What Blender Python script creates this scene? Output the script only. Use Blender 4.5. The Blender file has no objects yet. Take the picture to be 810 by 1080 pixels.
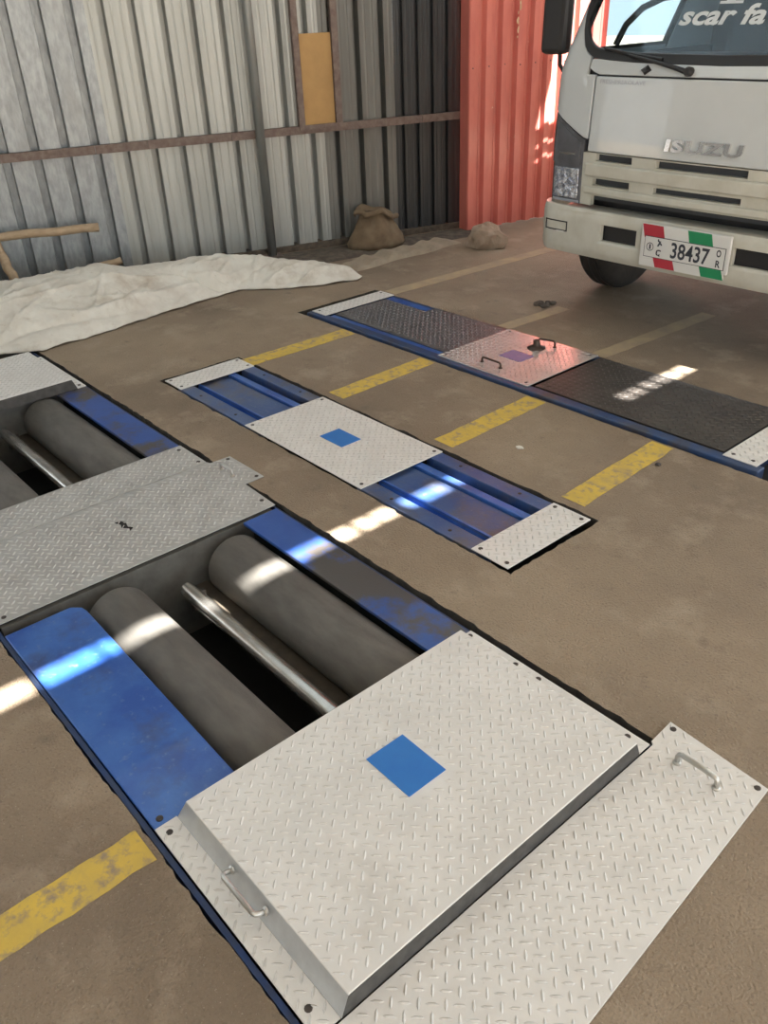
import bpy, bmesh, math, random
from mathutils import Vector, Matrix, noise
from mathutils.geometry import delaunay_2d_cdt

random.seed(7)
SC = bpy.context.scene
COL = SC.collection
PI = math.pi

# ------------------------------------------------------------------ camera
CAM_H = 1.75
pitch, roll, yaw = (math.radians(a) for a in (31.0323, -2.6255, -50.3970))
FPX = 887.76
cp, sp, cr, sr, cy, sy = math.cos(pitch), math.sin(pitch), math.cos(roll), math.sin(roll), math.cos(yaw), math.sin(yaw)
fw = Vector((sy * cp, cy * cp, -sp)); rt = Vector((cy, -sy, 0)); up = rt.cross(fw)
R_ = cr * rt + sr * up; U_ = -sr * rt + cr * up
cam = bpy.data.cameras.new('camera'); camo = bpy.data.objects.new('camera', cam); COL.objects.link(camo)
cam.sensor_fit = 'VERTICAL'; cam.sensor_height = 36.0; cam.lens = FPX / 1080 * 36.0
cam.clip_start = 0.02; cam.clip_end = 300
M_ = Matrix((R_, U_, -fw)).transposed().to_4x4(); M_.translation = Vector((0, 0, CAM_H))
camo.matrix_world = M_
SC.camera = camo

# ------------------------------------------------------------------ sky, sun, exposure
world = bpy.data.worlds.new('hazy_sky'); SC.world = world; world.use_nodes = True
bg = world.node_tree.nodes['Background']
bg.inputs['Color'].default_value = (0.90, 0.96, 1.0, 1); bg.inputs['Strength'].default_value = 1.5
SUN = Vector((0.65, 0.19, 0.735)).normalized()
sl = bpy.data.lights.new('sun', 'SUN'); sl.energy = 44.0; sl.angle = math.radians(0.53); sl.color = (1.0, 0.97, 0.91)
so = bpy.data.objects.new('sun', sl); COL.objects.link(so)
so.rotation_euler = SUN.to_track_quat('Z', 'Y').to_euler(); so.location = SUN * 30
SC.view_settings.view_transform = 'Standard'; SC.view_settings.look = 'None'
SC.view_settings.gamma = 1.0; SC.view_settings.use_curve_mapping = False
SC.view_settings.exposure = 0.52

# ------------------------------------------------------------------ materials
def mat(name, col, rough=0.6, metal=0.0, col2=None, nscale=6.0, lo=0.35, hi=0.7, detail=6.0, bump=0.0, bscale=60.0,
        coat=0.0, spots=None, stretch=None, spec=0.5, streak=None):
    """procedural principled material; col2 = second colour mixed by noise; spots=(colour, scale, threshold)"""
    m = bpy.data.materials.new(name); m.use_nodes = True
    nt = m.node_tree; N = nt.nodes; L = nt.links
    b = N['Principled BSDF']
    b.inputs['Roughness'].default_value = rough; b.inputs['Metallic'].default_value = metal
    b.inputs['Coat Weight'].default_value = coat; b.inputs['Specular IOR Level'].default_value = spec
    geo = N.new('ShaderNodeNewGeometry')
    vec = geo.outputs['Position']
    if stretch:
        mp = N.new('ShaderNodeMapping'); mp.inputs['Scale'].default_value = stretch
        L.new(vec, mp.inputs['Vector']); vec = mp.outputs['Vector']
    def ramp(src, a, c):
        r = N.new('ShaderNodeMapRange'); r.inputs['From Min'].default_value = a; r.inputs['From Max'].default_value = c
        L.new(src, r.inputs['Value']); return r.outputs['Result']
    def mix(fac, A, B):
        x = N.new('ShaderNodeMix'); x.data_type = 'RGBA'
        L.new(fac, x.inputs['Factor'])
        for s, v in (('A', A), ('B', B)):
            i = [k for k in x.inputs if k.name == s and k.type == 'RGBA'][0]
            if isinstance(v, tuple): i.default_value = (*v, 1)
            else: L.new(v, i)
        return [k for k in x.outputs if k.type == 'RGBA'][0]
    out = tuple(col)
    if col2:
        n = N.new('ShaderNodeTexNoise'); n.inputs['Scale'].default_value = nscale; n.inputs['Detail'].default_value = detail
        n.inputs['Roughness'].default_value = 0.6
        L.new(vec, n.inputs['Vector'])
        out = mix(ramp(n.outputs['Fac'], lo, hi), out, tuple(col2))
    for sp_ in (spots or []):
        c3, s3, t0, t1 = sp_
        n = N.new('ShaderNodeTexNoise'); n.inputs['Scale'].default_value = s3; n.inputs['Detail'].default_value = 8
        n.inputs['Roughness'].default_value = 0.65
        L.new(vec, n.inputs['Vector'])
        out = mix(ramp(n.outputs['Fac'], t0, t1), out, tuple(c3))
    if isinstance(out, tuple): b.inputs['Base Color'].default_value = (*out, 1)
    else: L.new(out, b.inputs['Base Color'])
    if bump:
        n = N.new('ShaderNodeTexNoise'); n.inputs['Scale'].default_value = bscale; n.inputs['Detail'].default_value = 5
        L.new(vec, n.inputs['Vector'])
        bp = N.new('ShaderNodeBump'); bp.inputs['Strength'].default_value = bump; bp.inputs['Distance'].default_value = 0.01
        L.new(n.outputs['Fac'], bp.inputs['Height']); L.new(bp.outputs['Normal'], b.inputs['Normal'])
    return m

MT = {}
MT['concrete'] = mat('concrete', (.335, .258, .18), .92, 0, (.195, .147, .103), .8, .36, .66, 10, .8, 130,
                     spots=[((.40, .32, .235), 4.0, .52, .78), ((.15, .115, .085), 7.0, .60, .80), ((.15, .115, .085), 95, .56, .74), ((.46, .39, .30), 140, .60, .74)])
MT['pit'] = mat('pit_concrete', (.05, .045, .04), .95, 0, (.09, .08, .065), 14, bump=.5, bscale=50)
MT['kerb'] = mat('kerb_concrete', (.36, .30, .22), .95, 0, (.26, .21, .16), 8, bump=.6, bscale=40)
MT['soil'] = mat('dark_soil', (.07, .055, .045), 1, 0, (.15, .12, .09), 16, bump=.8, bscale=30)
MT['yellow'] = mat('worn_yellow_paint', (.66, .46, .075), .8, 0, (.52, .37, .09), 9, .35, .7, 8, .2, 90,
                   spots=[((.30, .235, .16), 22, .50, .66), ((.30, .235, .16), 3.5, .56, .78)])
MT['paleline'] = mat('faded_line_paint', (.44, .34, .20), .85, 0, (.33, .26, .185), 7, .35, .65, 8, .2, 90)
MT['galv'] = mat('galvanised_sheet', (.33, .352, .362), .40, .40, (.235, .252, .262), 30, .35, .65, 3, .05, 60,
                 spots=[((.24, .25, .25), 4, .55, .8)], stretch=(1, 1, .35))
MT['beige'] = mat('zinc_sheet', (.42, .432, .412), .42, .30, (.335, .345, .325), 9, .35, .7, 4, .04, 60,
                  spots=[((.30, .25, .19), 5, .60, .85)], stretch=(1, 1, .12))
MT['charcoal'] = mat('charcoal_sheet', (.034, .037, .040), .42, .3, (.05, .052, .053), 6, stretch=(1, 1, .2))
MT['olive'] = mat('dull_zinc_sheet', (.19, .19, .178), .5, .3, (.14, .138, .127), 10, .35, .7, 4, stretch=(1, 1, .12))
MT['red'] = mat('red_painted_sheet', (.70, .21, .165), .38, .05, (.60, .155, .125), 5, .35, .7, 4,
                spots=[((.80, .66, .52), 26, .70, .74)], stretch=(1, 1, .5), coat=.15)
MT['flake'] = mat('bare_flake', (.72, .58, .42), .8, 0, (.60, .42, .22), 30)
MT['rust'] = mat('rusty_steel', (.15, .105, .09), .7, .2, (.23, .18, .155), 25, bump=.2, bscale=120)
MT['post'] = mat('grey_pipe', (.27, .29, .29), .45, .4, (.20, .20, .19), 12, stretch=(1, 1, .2))
MT['board'] = mat('ochre_board', (.47, .285, .11), .7, 0, (.41, .245, .095), 9)
MT['steel'] = mat('checker_steel', (.77, .75, .72), .40, .12, (.68, .66, .63), 7, .35, .7, 8, .04, 200,
                  spots=[((.33, .30, .27), 26, .67, .80), ((.50, .45, .39), 2.5, .62, .9)])
MT['steel_gloss'] = mat('smooth_checker_steel', (.66, .63, .61), .26, .55, (.58, .55, .53), 7, .35, .7, 8, .04, 200)
MT['steel_grey'] = mat('checker_steel_grey', (.47, .465, .45), .45, .25, (.38, .375, .36), 9, .35, .7, 8, .05, 200,
                       spots=[((.22, .20, .18), 22, .63, .82)])
MT['steel_dark'] = mat('worn_dark_steel', (.12, .118, .13), .34, .45, (.17, .165, .17), 6, .35, .7, 8, .05, 160,
                       spots=[((.06, .05, .045), 12, .52, .75)])
MT['steel_black'] = mat('oily_dark_steel', (.06, .053, .048), .40, .35, (.095, .08, .07), 7, .35, .7, 8, .05, 160,
                        spots=[((.03, .026, .022), 14, .52, .75)])
MT['lug_grey'] = mat('worn_lit_lug_grey', (.60, .595, .57), .4, .2, (.50, .49, .47), 9)  # grey, dark and black lugs: worn, with caught light put into the colour
MT['lug_dark'] = mat('worn_lit_lug_dark', (.24, .235, .24), .3, .5, (.14, .135, .13), 9)
MT['lug_black'] = mat('worn_lit_lug_black', (.12, .11, .10), .35, .45, (.07, .06, .055), 9)
MT['lug_pale'] = mat('shaded_lug_pale', (.68, .66, .63), .4, .15, (.54, .52, .49), 40)  # lugs darker than the plate, their shading put into the colour
LUG = {'steel': 'lug_pale', 'steel_grey': 'lug_grey', 'steel_dark': 'lug_dark', 'steel_black': 'lug_black'}
MT['skirt'] = mat('shaded_end_steel', (.06, .057, .054), .7, .1, (.10, .095, .09), 30, stretch=(1, 1, 1))  # end skirts coloured dark in place of the shade on that face
MT['galv_flat'] = mat('galvanised_flange', (.56, .58, .59), .38, .35, (.46, .475, .485), 20)
MT['blue'] = mat('worn_blue_paint', (.022, .085, .36), .30, .1, (.055, .16, .48), 3.5, .40, .65, 8, .06, 120,
                 spots=[((.05, .065, .14), 3.0, .54, .72), ((.16, .10, .075), 9, .66, .78), ((.13, .21, .42), 34, .58, .75)], coat=.3)
MT['blue_dark'] = mat('scuffed_blue_paint', (.040, .095, .27), .30, .2, (.085, .135, .27), 6, .35, .7, 8, .08, 100,
                      spots=[((.13, .115, .10), 3.6, .48, .68), ((.15, .19, .27), 40, .58, .75)], coat=.2)
MT['rail_blue'] = mat('dirty_blue_channel', (.022, .06, .17), .4, .2, (.06, .085, .15), 8, .35, .7, 8, spots=[((.07, .06, .055), 5, .5, .7)])
MT['blue_edge'] = mat('dark_blue_frame_paint', (.015, .04, .13), .45, .1, (.03, .04, .07), 14, .35, .7)
MT['sticker'] = mat('blue_sticker', (.022, .16, .52), .5, 0, (.03, .19, .55), 12)
MT['sticker_dull'] = mat('faded_violet_sticker', (.16, .15, .36), .4, 0, (.22, .19, .36), 30)
MT['grit'] = mat('grit_coated_roller', (.155, .145, .13), .58, .1, (.10, .093, .083), 7, .35, .7, 8, .3, 400,
                 stretch=(1.0, 3, 3))
MT['chrome'] = mat('polished_steel', (.62, .60, .56), .22, .9, (.40, .38, .35), 30, stretch=(.3, 1, 1))
MT['grey_box'] = mat('grey_painted_steel', (.15, .147, .135), .55, .1, (.095, .09, .08), 12)
MT['brownbar'] = mat('brown_oily_bar', (.10, .08, .06), .5, .2, (.06, .05, .04), 18)
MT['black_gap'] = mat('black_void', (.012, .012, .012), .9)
MT['bolt'] = mat('dark_bolt', (.07, .06, .055), .5, .5)
MT['zinc'] = mat('zinc_handle', (.55, .54, .51), .28, .85)
MT['iron'] = mat('brown_iron', (.075, .05, .04), .45, .5)
MT['tarp'] = mat('off_white_tarp', (.70, .67, .60), .7, 0, (.55, .50, .43), 5, .4, .75, 8, .35, 45,
                 spots=[((.38, .31, .23), 3.2, .56, .80), ((.45, .38, .30), 18, .60, .80)])
MT['wood'] = mat('bare_wood', (.44, .33, .22), .8, 0, (.32, .23, .145), 14, bump=.3, bscale=60, stretch=(3, .6, 3))
MT['burlap'] = mat('brown_sack', (.20, .145, .09), .95, 0, (.13, .09, .055), 10, bump=.5, bscale=200)
MT['stone'] = mat('tan_stone', (.40, .31, .23), .95, 0, (.29, .21, .155), 12, bump=.5, bscale=60)
MT['white'] = mat('white_truck_paint', (.56, .60, .62), .25, 0, (.52, .56, .58), 4, coat=.6)
MT['white_dull'] = mat('grimy_white_paint', (.56, .56, .50), .42, 0, (.46, .45, .38), 7, .4, .75, 8, coat=.2)
MT['black'] = mat('black_plastic', (.018, .018, .020), .45)
MT['dark_in'] = mat('dark_interior', (.048, .054, .064), .8)
MT['rubber'] = mat('tyre_rubber', (.022, .021, .02), .85, 0, (.04, .036, .032), 20)
MT['bchrome'] = mat('badge_chrome', (.75, .75, .76), .12, 1)
MT['lamp'] = mat('headlamp_reflector', (.62, .66, .74), .12, .85, (.30, .33, .42), 26, .42, .58, 2, .9, 28)
MT['lampdark'] = mat('smoked_lamp_cover', (.10, .105, .12), .12, .2, (.16, .165, .19), 8, coat=.6)
MT['plwhite'] = mat('plate_white', (.66, .67, .66), .4)
MT['plred'] = mat('plate_red', (.42, .03, .05), .4)
MT['plgreen'] = mat('plate_green', (.015, .24, .10), .4)
MT['ink'] = mat('black_ink', (.03, .035, .05), .5)
MT['greyink'] = mat('grey_ink', (.36, .38, .43), .5)
MT['decal'] = mat('white_decal', (.62, .68, .72), .5)
MT['rim'] = mat('wheel_rim', (.45, .45, .43), .5, .3)
def glass(name, tint, refl):
    m = bpy.data.materials.new(name); m.use_nodes = True
    nt = m.node_tree; N = nt.nodes; L = nt.links; N.remove(N['Principled BSDF'])
    t = N.new('ShaderNodeBsdfTransparent'); t.inputs['Color'].default_value = (*tint, 1)
    g = N.new('ShaderNodeBsdfGlossy'); g.inputs['Roughness'].default_value = .03; g.inputs['Color'].default_value = (.9, .95, 1, 1)
    geo = N.new('ShaderNodeNewGeometry'); dp = N.new('ShaderNodeVectorMath'); dp.operation = 'DOT_PRODUCT'
    L.new(geo.outputs['Normal'], dp.inputs[0]); L.new(geo.outputs['Incoming'], dp.inputs[1])
    def mth(op, a, b=None):
        q = N.new('ShaderNodeMath'); q.operation = op; q.use_clamp = op == 'SUBTRACT'
        for i, v in enumerate((a, b)):
            if v is None: continue
            if isinstance(v, (int, float)): q.inputs[i].default_value = v
            else: L.new(v, q.inputs[i])
        return q.outputs[0]
    fr_ = mth('ADD', mth('MULTIPLY', mth('POWER', mth('SUBTRACT', 1.0, mth('ABSOLUTE', dp.outputs['Value'])), 4.0), .9), refl)
    mx = N.new('ShaderNodeMixShader')
    L.new(fr_, mx.inputs[0]); L.new(t.outputs[0], mx.inputs[1]); L.new(g.outputs[0], mx.inputs[2])
    L.new(mx.outputs[0], N['Material Output'].inputs['Surface'])
    return m
MT['side_glass'] = glass('clear_side_glass', (.90, .94, .95), .04)
MT['glass'] = glass('tinted_glass', (.74, .81, .84), .05)

# ------------------------------------------------------------------ mesh helpers
class MB:
    def __init__(s): s.v = []; s.f = []
    def add(s, vs, fs):
        o = len(s.v); s.v += [tuple(p) for p in vs]; s.f += [tuple(i + o for i in f) for f in fs]; return s
    def box(s, x0, x1, y0, y1, z0, z1):
        return s.add([(x0, y0, z0), (x1, y0, z0), (x1, y1, z0), (x0, y1, z0), (x0, y0, z1), (x1, y0, z1), (x1, y1, z1), (x0, y1, z1)],
                     [(0, 3, 2, 1), (4, 5, 6, 7), (0, 1, 5, 4), (1, 2, 6, 5), (2, 3, 7, 6), (3, 0, 4, 7)])
    def obox(s, o, a, b, c):
        """box with corner o and edge vectors a, b, c"""
        o, a, b, c = (Vector(k) for k in (o, a, b, c))
        return s.add([o, o + a, o + a + b, o + b, o + c, o + a + c, o + a + b + c, o + b + c],
                     [(0, 3, 2, 1), (4, 5, 6, 7), (0, 1, 5, 4), (1, 2, 6, 5), (2, 3, 7, 6), (3, 0, 4, 7)])
    def prism(s, poly, z0, z1):
        n = len(poly)
        vs = [(x, y, z0) for x, y in poly] + [(x, y, z1) for x, y in poly]
        fs = [tuple(range(n - 1, -1, -1)), tuple(range(n, 2 * n))] + [(i, (i + 1) % n, n + (i + 1) % n, n + i) for i in range(n)]
        return s.add(vs, fs)
    def tube(s, pts, rad, seg=10, caps=True):
        pts = [Vector(p) for p in pts]; n = len(pts)
        rr = rad if isinstance(rad, (list, tuple)) else [rad] * n
        vs = []; prev = None
        for i, p in enumerate(pts):
            t = (pts[min(i + 1, n - 1)] - pts[max(i - 1, 0)]).normalized()
            a = prev - t * prev.dot(t) if prev else t.cross(Vector((0, 0, 1)) if abs(t.z) < .9 else Vector((1, 0, 0)))
            a.normalize(); prev = a; b = t.cross(a)
            for k in range(seg):
                q = 2 * PI * k / seg
                vs.append(p + (a * math.cos(q) + b * math.sin(q)) * rr[i])
        fs = [(i * seg + k, i * seg + (k + 1) % seg, (i + 1) * seg + (k + 1) % seg, (i + 1) * seg + k) for i in range(n - 1) for k in range(seg)]
        if caps: fs += [tuple(range(seg - 1, -1, -1)), tuple(range((n - 1) * seg, n * seg))]
        return s.add(vs, fs)
    def lathe(s, c, axis, prof, seg=40):
        """profile of (along, radius) about axis through c"""
        ax = Vector(axis).normalized(); c = Vector(c)
        a = ax.cross(Vector((0, 0, 1)) if abs(ax.z) < .9 else Vector((1, 0, 0))).normalized(); b = ax.cross(a)
        vs = [c + ax * d + (a * math.cos(2 * PI * k / seg) + b * math.sin(2 * PI * k / seg)) * r for d, r in prof for k in range(seg)]
        n = len(prof)
        fs = [(i * seg + k, i * seg + (k + 1) % seg, (i + 1) * seg + (k + 1) % seg, (i + 1) * seg + k) for i in range(n - 1) for k in range(seg)]
        fs += [tuple(range(seg - 1, -1, -1)), tuple(range((n - 1) * seg, n * seg))]
        return s.add(vs, fs)

def link(name, me, mt, parent=None, smooth=False, bevel=0.0, loc=None):
    o = bpy.data.objects.new(name, me); COL.objects.link(o)
    if mt is not None and not me.materials: me.materials.append(MT[mt] if isinstance(mt, str) else mt)
    if smooth:
        for p in me.polygons: p.use_smooth = True
    if bevel:
        b = o.modifiers.new('bevel', 'BEVEL'); b.width = bevel; b.segments = 2; b.limit_method = 'ANGLE'; b.angle_limit = math.radians(40)
    if parent is not None:
        o.parent = parent
        base = Vector(loc) if loc is not None else Vector((0, 0, 0))
        if parent.parent is None: base = base - Vector(parent.location)
        o.location = base
    return o

def build(name, mb, mt, parent=None, smooth=False, bevel=0.0, fix=True):
    """one mesh object in world coordinates; a top-level mesh gets its origin at its base"""
    me = bpy.data.meshes.new(name)
    vs = mb.v
    off = Vector((0, 0, 0))
    if parent is None:
        xs, ys, zs = zip(*vs)
        off = Vector(((min(xs) + max(xs)) / 2, (min(ys) + max(ys)) / 2, min(zs)))
        vs = [(x - off.x, y - off.y, z - off.z) for x, y, z in vs]
    me.from_pydata(vs, [], mb.f); me.update()
    if fix:
        bm = bmesh.new(); bm.from_mesh(me); bmesh.ops.recalc_face_normals(bm, faces=bm.faces); bm.to_mesh(me); bm.free()
    o = link(name, me, mt, parent, smooth, bevel)
    if parent is None: o.location = off
    if smooth == 'auto':
        for e in me.edges: pass
    return o

def sharp(o, deg=40):
    me = o.data
    bm = bmesh.new(); bm.from_mesh(me)
    for e in bm.edges:
        if len(e.link_faces) == 2 and e.calc_face_angle(0) > math.radians(deg): e.smooth = False
    bm.to_mesh(me); bm.free(); return o

def thing(name, label, cat, loc, group=None):
    o = bpy.data.objects.new(name, None); COL.objects.link(o); o.empty_display_size = .1
    o.location = loc; return tag(o, label, cat, group)
def tag(o, label, cat, group=None):
    o['label'] = label; o['category'] = cat
    if group: o['group'] = group
    return o
def struct(o, label=None):
    o['kind'] = 'structure'
    if label: o['label'] = label
    return o

def text_mesh(body, size, shear=0.0, offset=0.0, extrude=0.0, space=1.0, xs=1.0):
    cu = bpy.data.curves.new('lettering', 'FONT'); cu.body = body; cu.size = size; cu.shear = shear; cu.offset = offset
    cu.extrude = extrude; cu.space_character = space; cu.align_x = 'CENTER'; cu.align_y = 'CENTER'; cu.resolution_u = 3
    o = bpy.data.objects.new('lettering', cu); COL.objects.link(o)
    dg = bpy.context.evaluated_depsgraph_get(); dg.update()
    me = bpy.data.meshes.new_from_object(o.evaluated_get(dg))
    mb = MB(); mb.add([(v.co.x * xs, v.co.y, v.co.z) for v in me.vertices], [tuple(p.vertices) for p in me.polygons])
    bpy.data.objects.remove(o); bpy.data.curves.remove(cu); bpy.data.meshes.remove(me)
    return mb

# ================================================================== SETTING
# ------------------------------------------------------------------ floor with pits
PITS = {  # x0, x1, y0, y1, depth, jitter
    'roller': (-5.32, -0.62, 0.406, 1.592, .46, .010),
    'middle': (-4.195, -1.602, 1.894, 2.408, .14, .011),
    'far': (-4.62, -1.30, 3.150, 3.835, .14, .008)}
def jit_rect(x0, x1, y0, y1, amp, seed):
    pts = []
    step = .025
    def run(a, b):
        n = max(2, int(round((Vector(b) - Vector(a)).length / step)))
        for i in range(n):
            p = Vector(a).lerp(Vector(b), i / n)
            d = noise.noise(Vector((p.x * 9, p.y * 9, seed))) + .8 * noise.noise(Vector((p.x * 28, p.y * 28, seed + 5)))
            c = Vector(((x0 + x1) / 2, (y0 + y1) / 2))
            nrm = Vector((0, 1 if p.y > c.y else -1)) if abs(b[1] - a[1]) < 1e-6 else Vector((1 if p.x > c.x else -1, 0))
            q = p + nrm * max(-.2, d) * amp
            pts.append((q.x, q.y))
    c = [(x0, y0), (x1, y0), (x1, y1), (x0, y1)]
    for i in range(4): run(c[i], c[(i + 1) % 4])
    return pts
fv = []; fe = []; loops = []
outer = [(-40, -40), (40, -40), (40, 40), (-40, 40)]
def add_loop(p):
    o = len(fv); fv.extend(p); fe.extend((o + i, o + (i + 1) % len(p)) for i in range(len(p))); return o
add_loop(outer)
for k, (x0, x1, y0, y1, dp, am) in PITS.items():
    p = jit_rect(x0, x1, y0, y1, am, hash(k) % 7 if False else len(k)); loops.append((p, dp)); add_loop(p)
for i in range(-8, 9):          # extra points keep the triangles tidy
    for j in range(-5, 15): 
        q = (i + .013, j + .017)
        if not any(x0 - .1 < q[0] < x1 + .1 and y0 - .1 < q[1] < y1 + .1 for x0, x1, y0, y1, _, _ in PITS.values()): fv.append(q)
cv, ce, cf, *_ = delaunay_2d_cdt([Vector(p) for p in fv], fe, [], 0, 1e-6)
def inside(p, poly):
    r = False; n = len(poly); j = n - 1
    for i in range(n):
        (xi, yi), (xj, yj) = poly[i], poly[j]
        if (yi > p[1]) != (yj > p[1]) and p[0] < (xj - xi) * (p[1] - yi) / (yj - yi) + xi: r = not r
        j = i
    return r
mbf = MB(); mbf.v = [(v.x, v.y, 0) for v in cv]
for f in cf:
    c = sum((cv[i] for i in f), Vector((0, 0))) / len(f)
    if not any(inside(c, lp) for lp, _ in loops): mbf.f.append(tuple(f))
fl = build('floor', mbf, 'concrete', fix=False)
if fl.data.polygons[0].normal.z < 0: fl.data.flip_normals()
struct(fl, 'brown worn concrete floor with cut-out pits')
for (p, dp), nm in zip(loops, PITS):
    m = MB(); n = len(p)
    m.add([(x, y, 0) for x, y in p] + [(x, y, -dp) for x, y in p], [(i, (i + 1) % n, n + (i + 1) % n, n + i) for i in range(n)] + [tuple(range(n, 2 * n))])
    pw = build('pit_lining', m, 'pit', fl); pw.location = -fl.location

# painted lines
def paint(poly, mt, label, cat='floor marking', group='yellow lane lines'):
    (xa, ya), (xb, yb), w = poly
    n = max(6, int(abs(yb - ya) / .03)); L = []; Rr = []
    for i in range(n + 1):
        t = i / n; y = ya + (yb - ya) * t; x = xa + (xb - xa) * t
        e = .006 * noise.noise(Vector((x * 7, y * 14, 3))); e2 = .006 * noise.noise(Vector((x * 7, y * 14, 9)))
        L.append((x - w / 2 + e, y)); Rr.append((x + w / 2 + e2, y))
    m = MB(); k = n + 1
    m.add([(x, y, .0004) for x, y in L] + [(x, y, .0016) for x, y in L] + [(x, y, .0016) for x, y in Rr] + [(x, y, .0004) for x, y in Rr],
          [(a * k + i, a * k + i + 1, (a + 1) * k + i + 1, (a + 1) * k + i) for a in range(3) for i in range(n)])
    return tag(build('painted_line', m, mt), label, cat, group)
paint(((-1.448, -.55), (-1.455, .392), .112), 'yellow', 'worn yellow line on concrete left of the large raised lid')
paint(((-1.765, 2.452), (-1.795, 3.135), .115), 'yellow', 'yellow line between strips, nearest to the camera side, past the blue trough end')
paint(((-2.51, 2.452), (-2.533, 3.135), .122), 'yellow', 'yellow line between strips, pointing at the far plate with two handles')
paint(((-3.315, 2.452), (-3.335, 3.135), .122), 'yellow', 'yellow line between strips, second from the tarpaulin')
paint(((-4.075, 2.30), (-4.06, 3.14), .125), 'yellow', 'yellow line between strips, closest to the tarpaulin')
paint(((-4.49, 3.86), (-4.40, 5.75), .12), 'paleline', 'long faded pale line running from far strip towards the red wall', group='faded lane lines')
paint(((-3.40, 3.845), (-3.37, 4.40), .10), 'paleline', 'short faded line between far strip and truck wheel', group='faded lane lines')
paint(((-2.68, 3.845), (-2.62, 4.9), .10), 'paleline', 'short faded line under the truck bumper', group='faded lane lines')

# ------------------------------------------------------------------ grey corrugated wall
WU = Vector((.296, .955, 0)).normalized(); WN = Vector((.955, -.296, 0)).normalized(); WP = Vector((-5.55, 5.60, 0))
def wp(s, d, z): p = WP + WU * s + WN * d; return (p.x, p.y, z)
wall = struct(thing('wall_left', 'grey corrugated sheet metal wall with rusty rail', 'wall', wp(-3, 0, 0)))
del wall['category']
def sheet(prof, z0, z1, mt, parent, fn, name='corrugated_sheet', amp=0.0):
    m = MB(); nz = 12; n = len(prof)
    for j in range(nz + 1):
        z = z0 + (z1 - z0) * j / nz
        for s, d in prof:
            dd = d + amp * noise.noise(Vector((s * 3, z * 2.2, 1.7)))
            m.v.append(fn(s, dd, z))
    m.f = [(j * n + i, j * n + i + 1, (j + 1) * n + i + 1, (j + 1) * n + i) for j in range(nz) for i in range(n - 1)]
    o = build(name, m, mt, parent, fix=False)
    so_ = o.modifiers.new('gauge', 'SOLIDIFY'); so_.thickness = .0012
    return o
def prof_slots(s0, n, pitch, slot, depth, micro=False):
    """n pitches from s0; a recessed slot in the middle of each"""
    P = [(s0, 0)]
    for k in range(n):
        a = s0 + pitch * k
        if micro:
            for q in (.10, .22, .34):
                c = a + q * (pitch - slot) * .62
        c0 = a + (pitch - slot) / 2
        if micro:
            for q in (.4,): 
                c = a + q * (pitch - slot) / 2; P += [(c - .012, 0), (c, .0028), (c + .012, 0)]
        P += [(c0 - .004, .003), (c0, .0), (c0 + .004, -depth), (c0 + slot - .004, -depth), (c0 + slot, 0), (c0 + slot + .004, .003)]
        if micro:
            for q in (.6,):
                c = c0 + slot + q * (pitch - slot) / 2; P += [(c - .012, 0), (c, .0028), (c + .012, 0)]
    P.append((s0 + pitch * n, 0))
    return P
PITCH = .2095
sl0 = -3.406 - PITCH / 2
k0 = -14
layout = [(-14, 4, 'galv', 0), (-10, 4, 'galv', 0), (-6, 3, 'galv', 0), (-3, 3, 'galv', 0), (0, 3, 'galv', .0), (3, 3, 'beige', .02), (6, 3, 'beige', .045), (9, 2, 'beige', .03), (11, 3, 'olive', .03)]
for i, (k, n, mtn, zb) in enumerate(layout):
    s0 = sl0 + k * PITCH
    pr = prof_slots(s0 - .0, n, PITCH, .058 if mtn == 'galv' else .048, .085, mtn != 'galv')
    pr = [(s, d + .0015 * (i % 2)) for s, d in pr]
    sheet(pr, zb, 4.0, mtn, wall, wp, amp=.004)
s0 = sl0 + 14 * PITCH
npn = 5; pc = (.10 - s0) / npn
sheet(prof_slots(s0, npn, pc, .03, .03, True), .03, 4.0, 'charcoal', wall, wp)
# rail, post, frame, base
def wbox(s0, s1, d0, d1, z0, z1): 
    return MB().obox(wp(s0, d0, z0), WU * (s1 - s0), WN * (d1 - d0), Vector((0, 0, z1 - z0)))
cuts = [-6.5, -3.0, -2.62, -1.98, -.35, .05]
for a, b in zip(cuts, cuts[1:]):
    m = wbox(a + .002, b - .002, .006, .046, .952, .957); m2 = wbox(a + .002, b - .002, .040, .046, .902, .952)
    m.add(m2.v, m2.f); m3 = wbox(a + .002, b - .002, .006, .046, .899, .902); m.add(m3.v, m3.f)
    build('rail', m, 'rust', wall)
build('post', MB().tube([wp(-1.765, .085, 0), wp(-1.765, .085, 4.0)], .036, 20), 'post', wall, smooth=True)
build('post_base', wbox(-1.84, -1.69, .03, .15, 0, .012), 'rust', wall)
for a, b in ((-1.428, -1.378), (-1.115, -1.062)):
    build('frame_bar', wbox(a, b, .01, .056, .957, 3.2), 'rust', wall, bevel=.003)
build('frame_sill', wbox(-1.428, -1.062, .047, .062, .93, .962), 'rust', wall)
build('leak_stop_rail', wbox(-6.6, .05, -.09, .03, 0.0, .05), 'soil', wall)  # dark rail, added along the whole foot to close a light leak
brd = wbox(-1.377, -1.116, .014, .03, .958, 1.59)
tag(build('panel_board', brd, 'board', bevel=.002), 'ochre brown board set between two rusty uprights on the wall', 'board')

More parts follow.
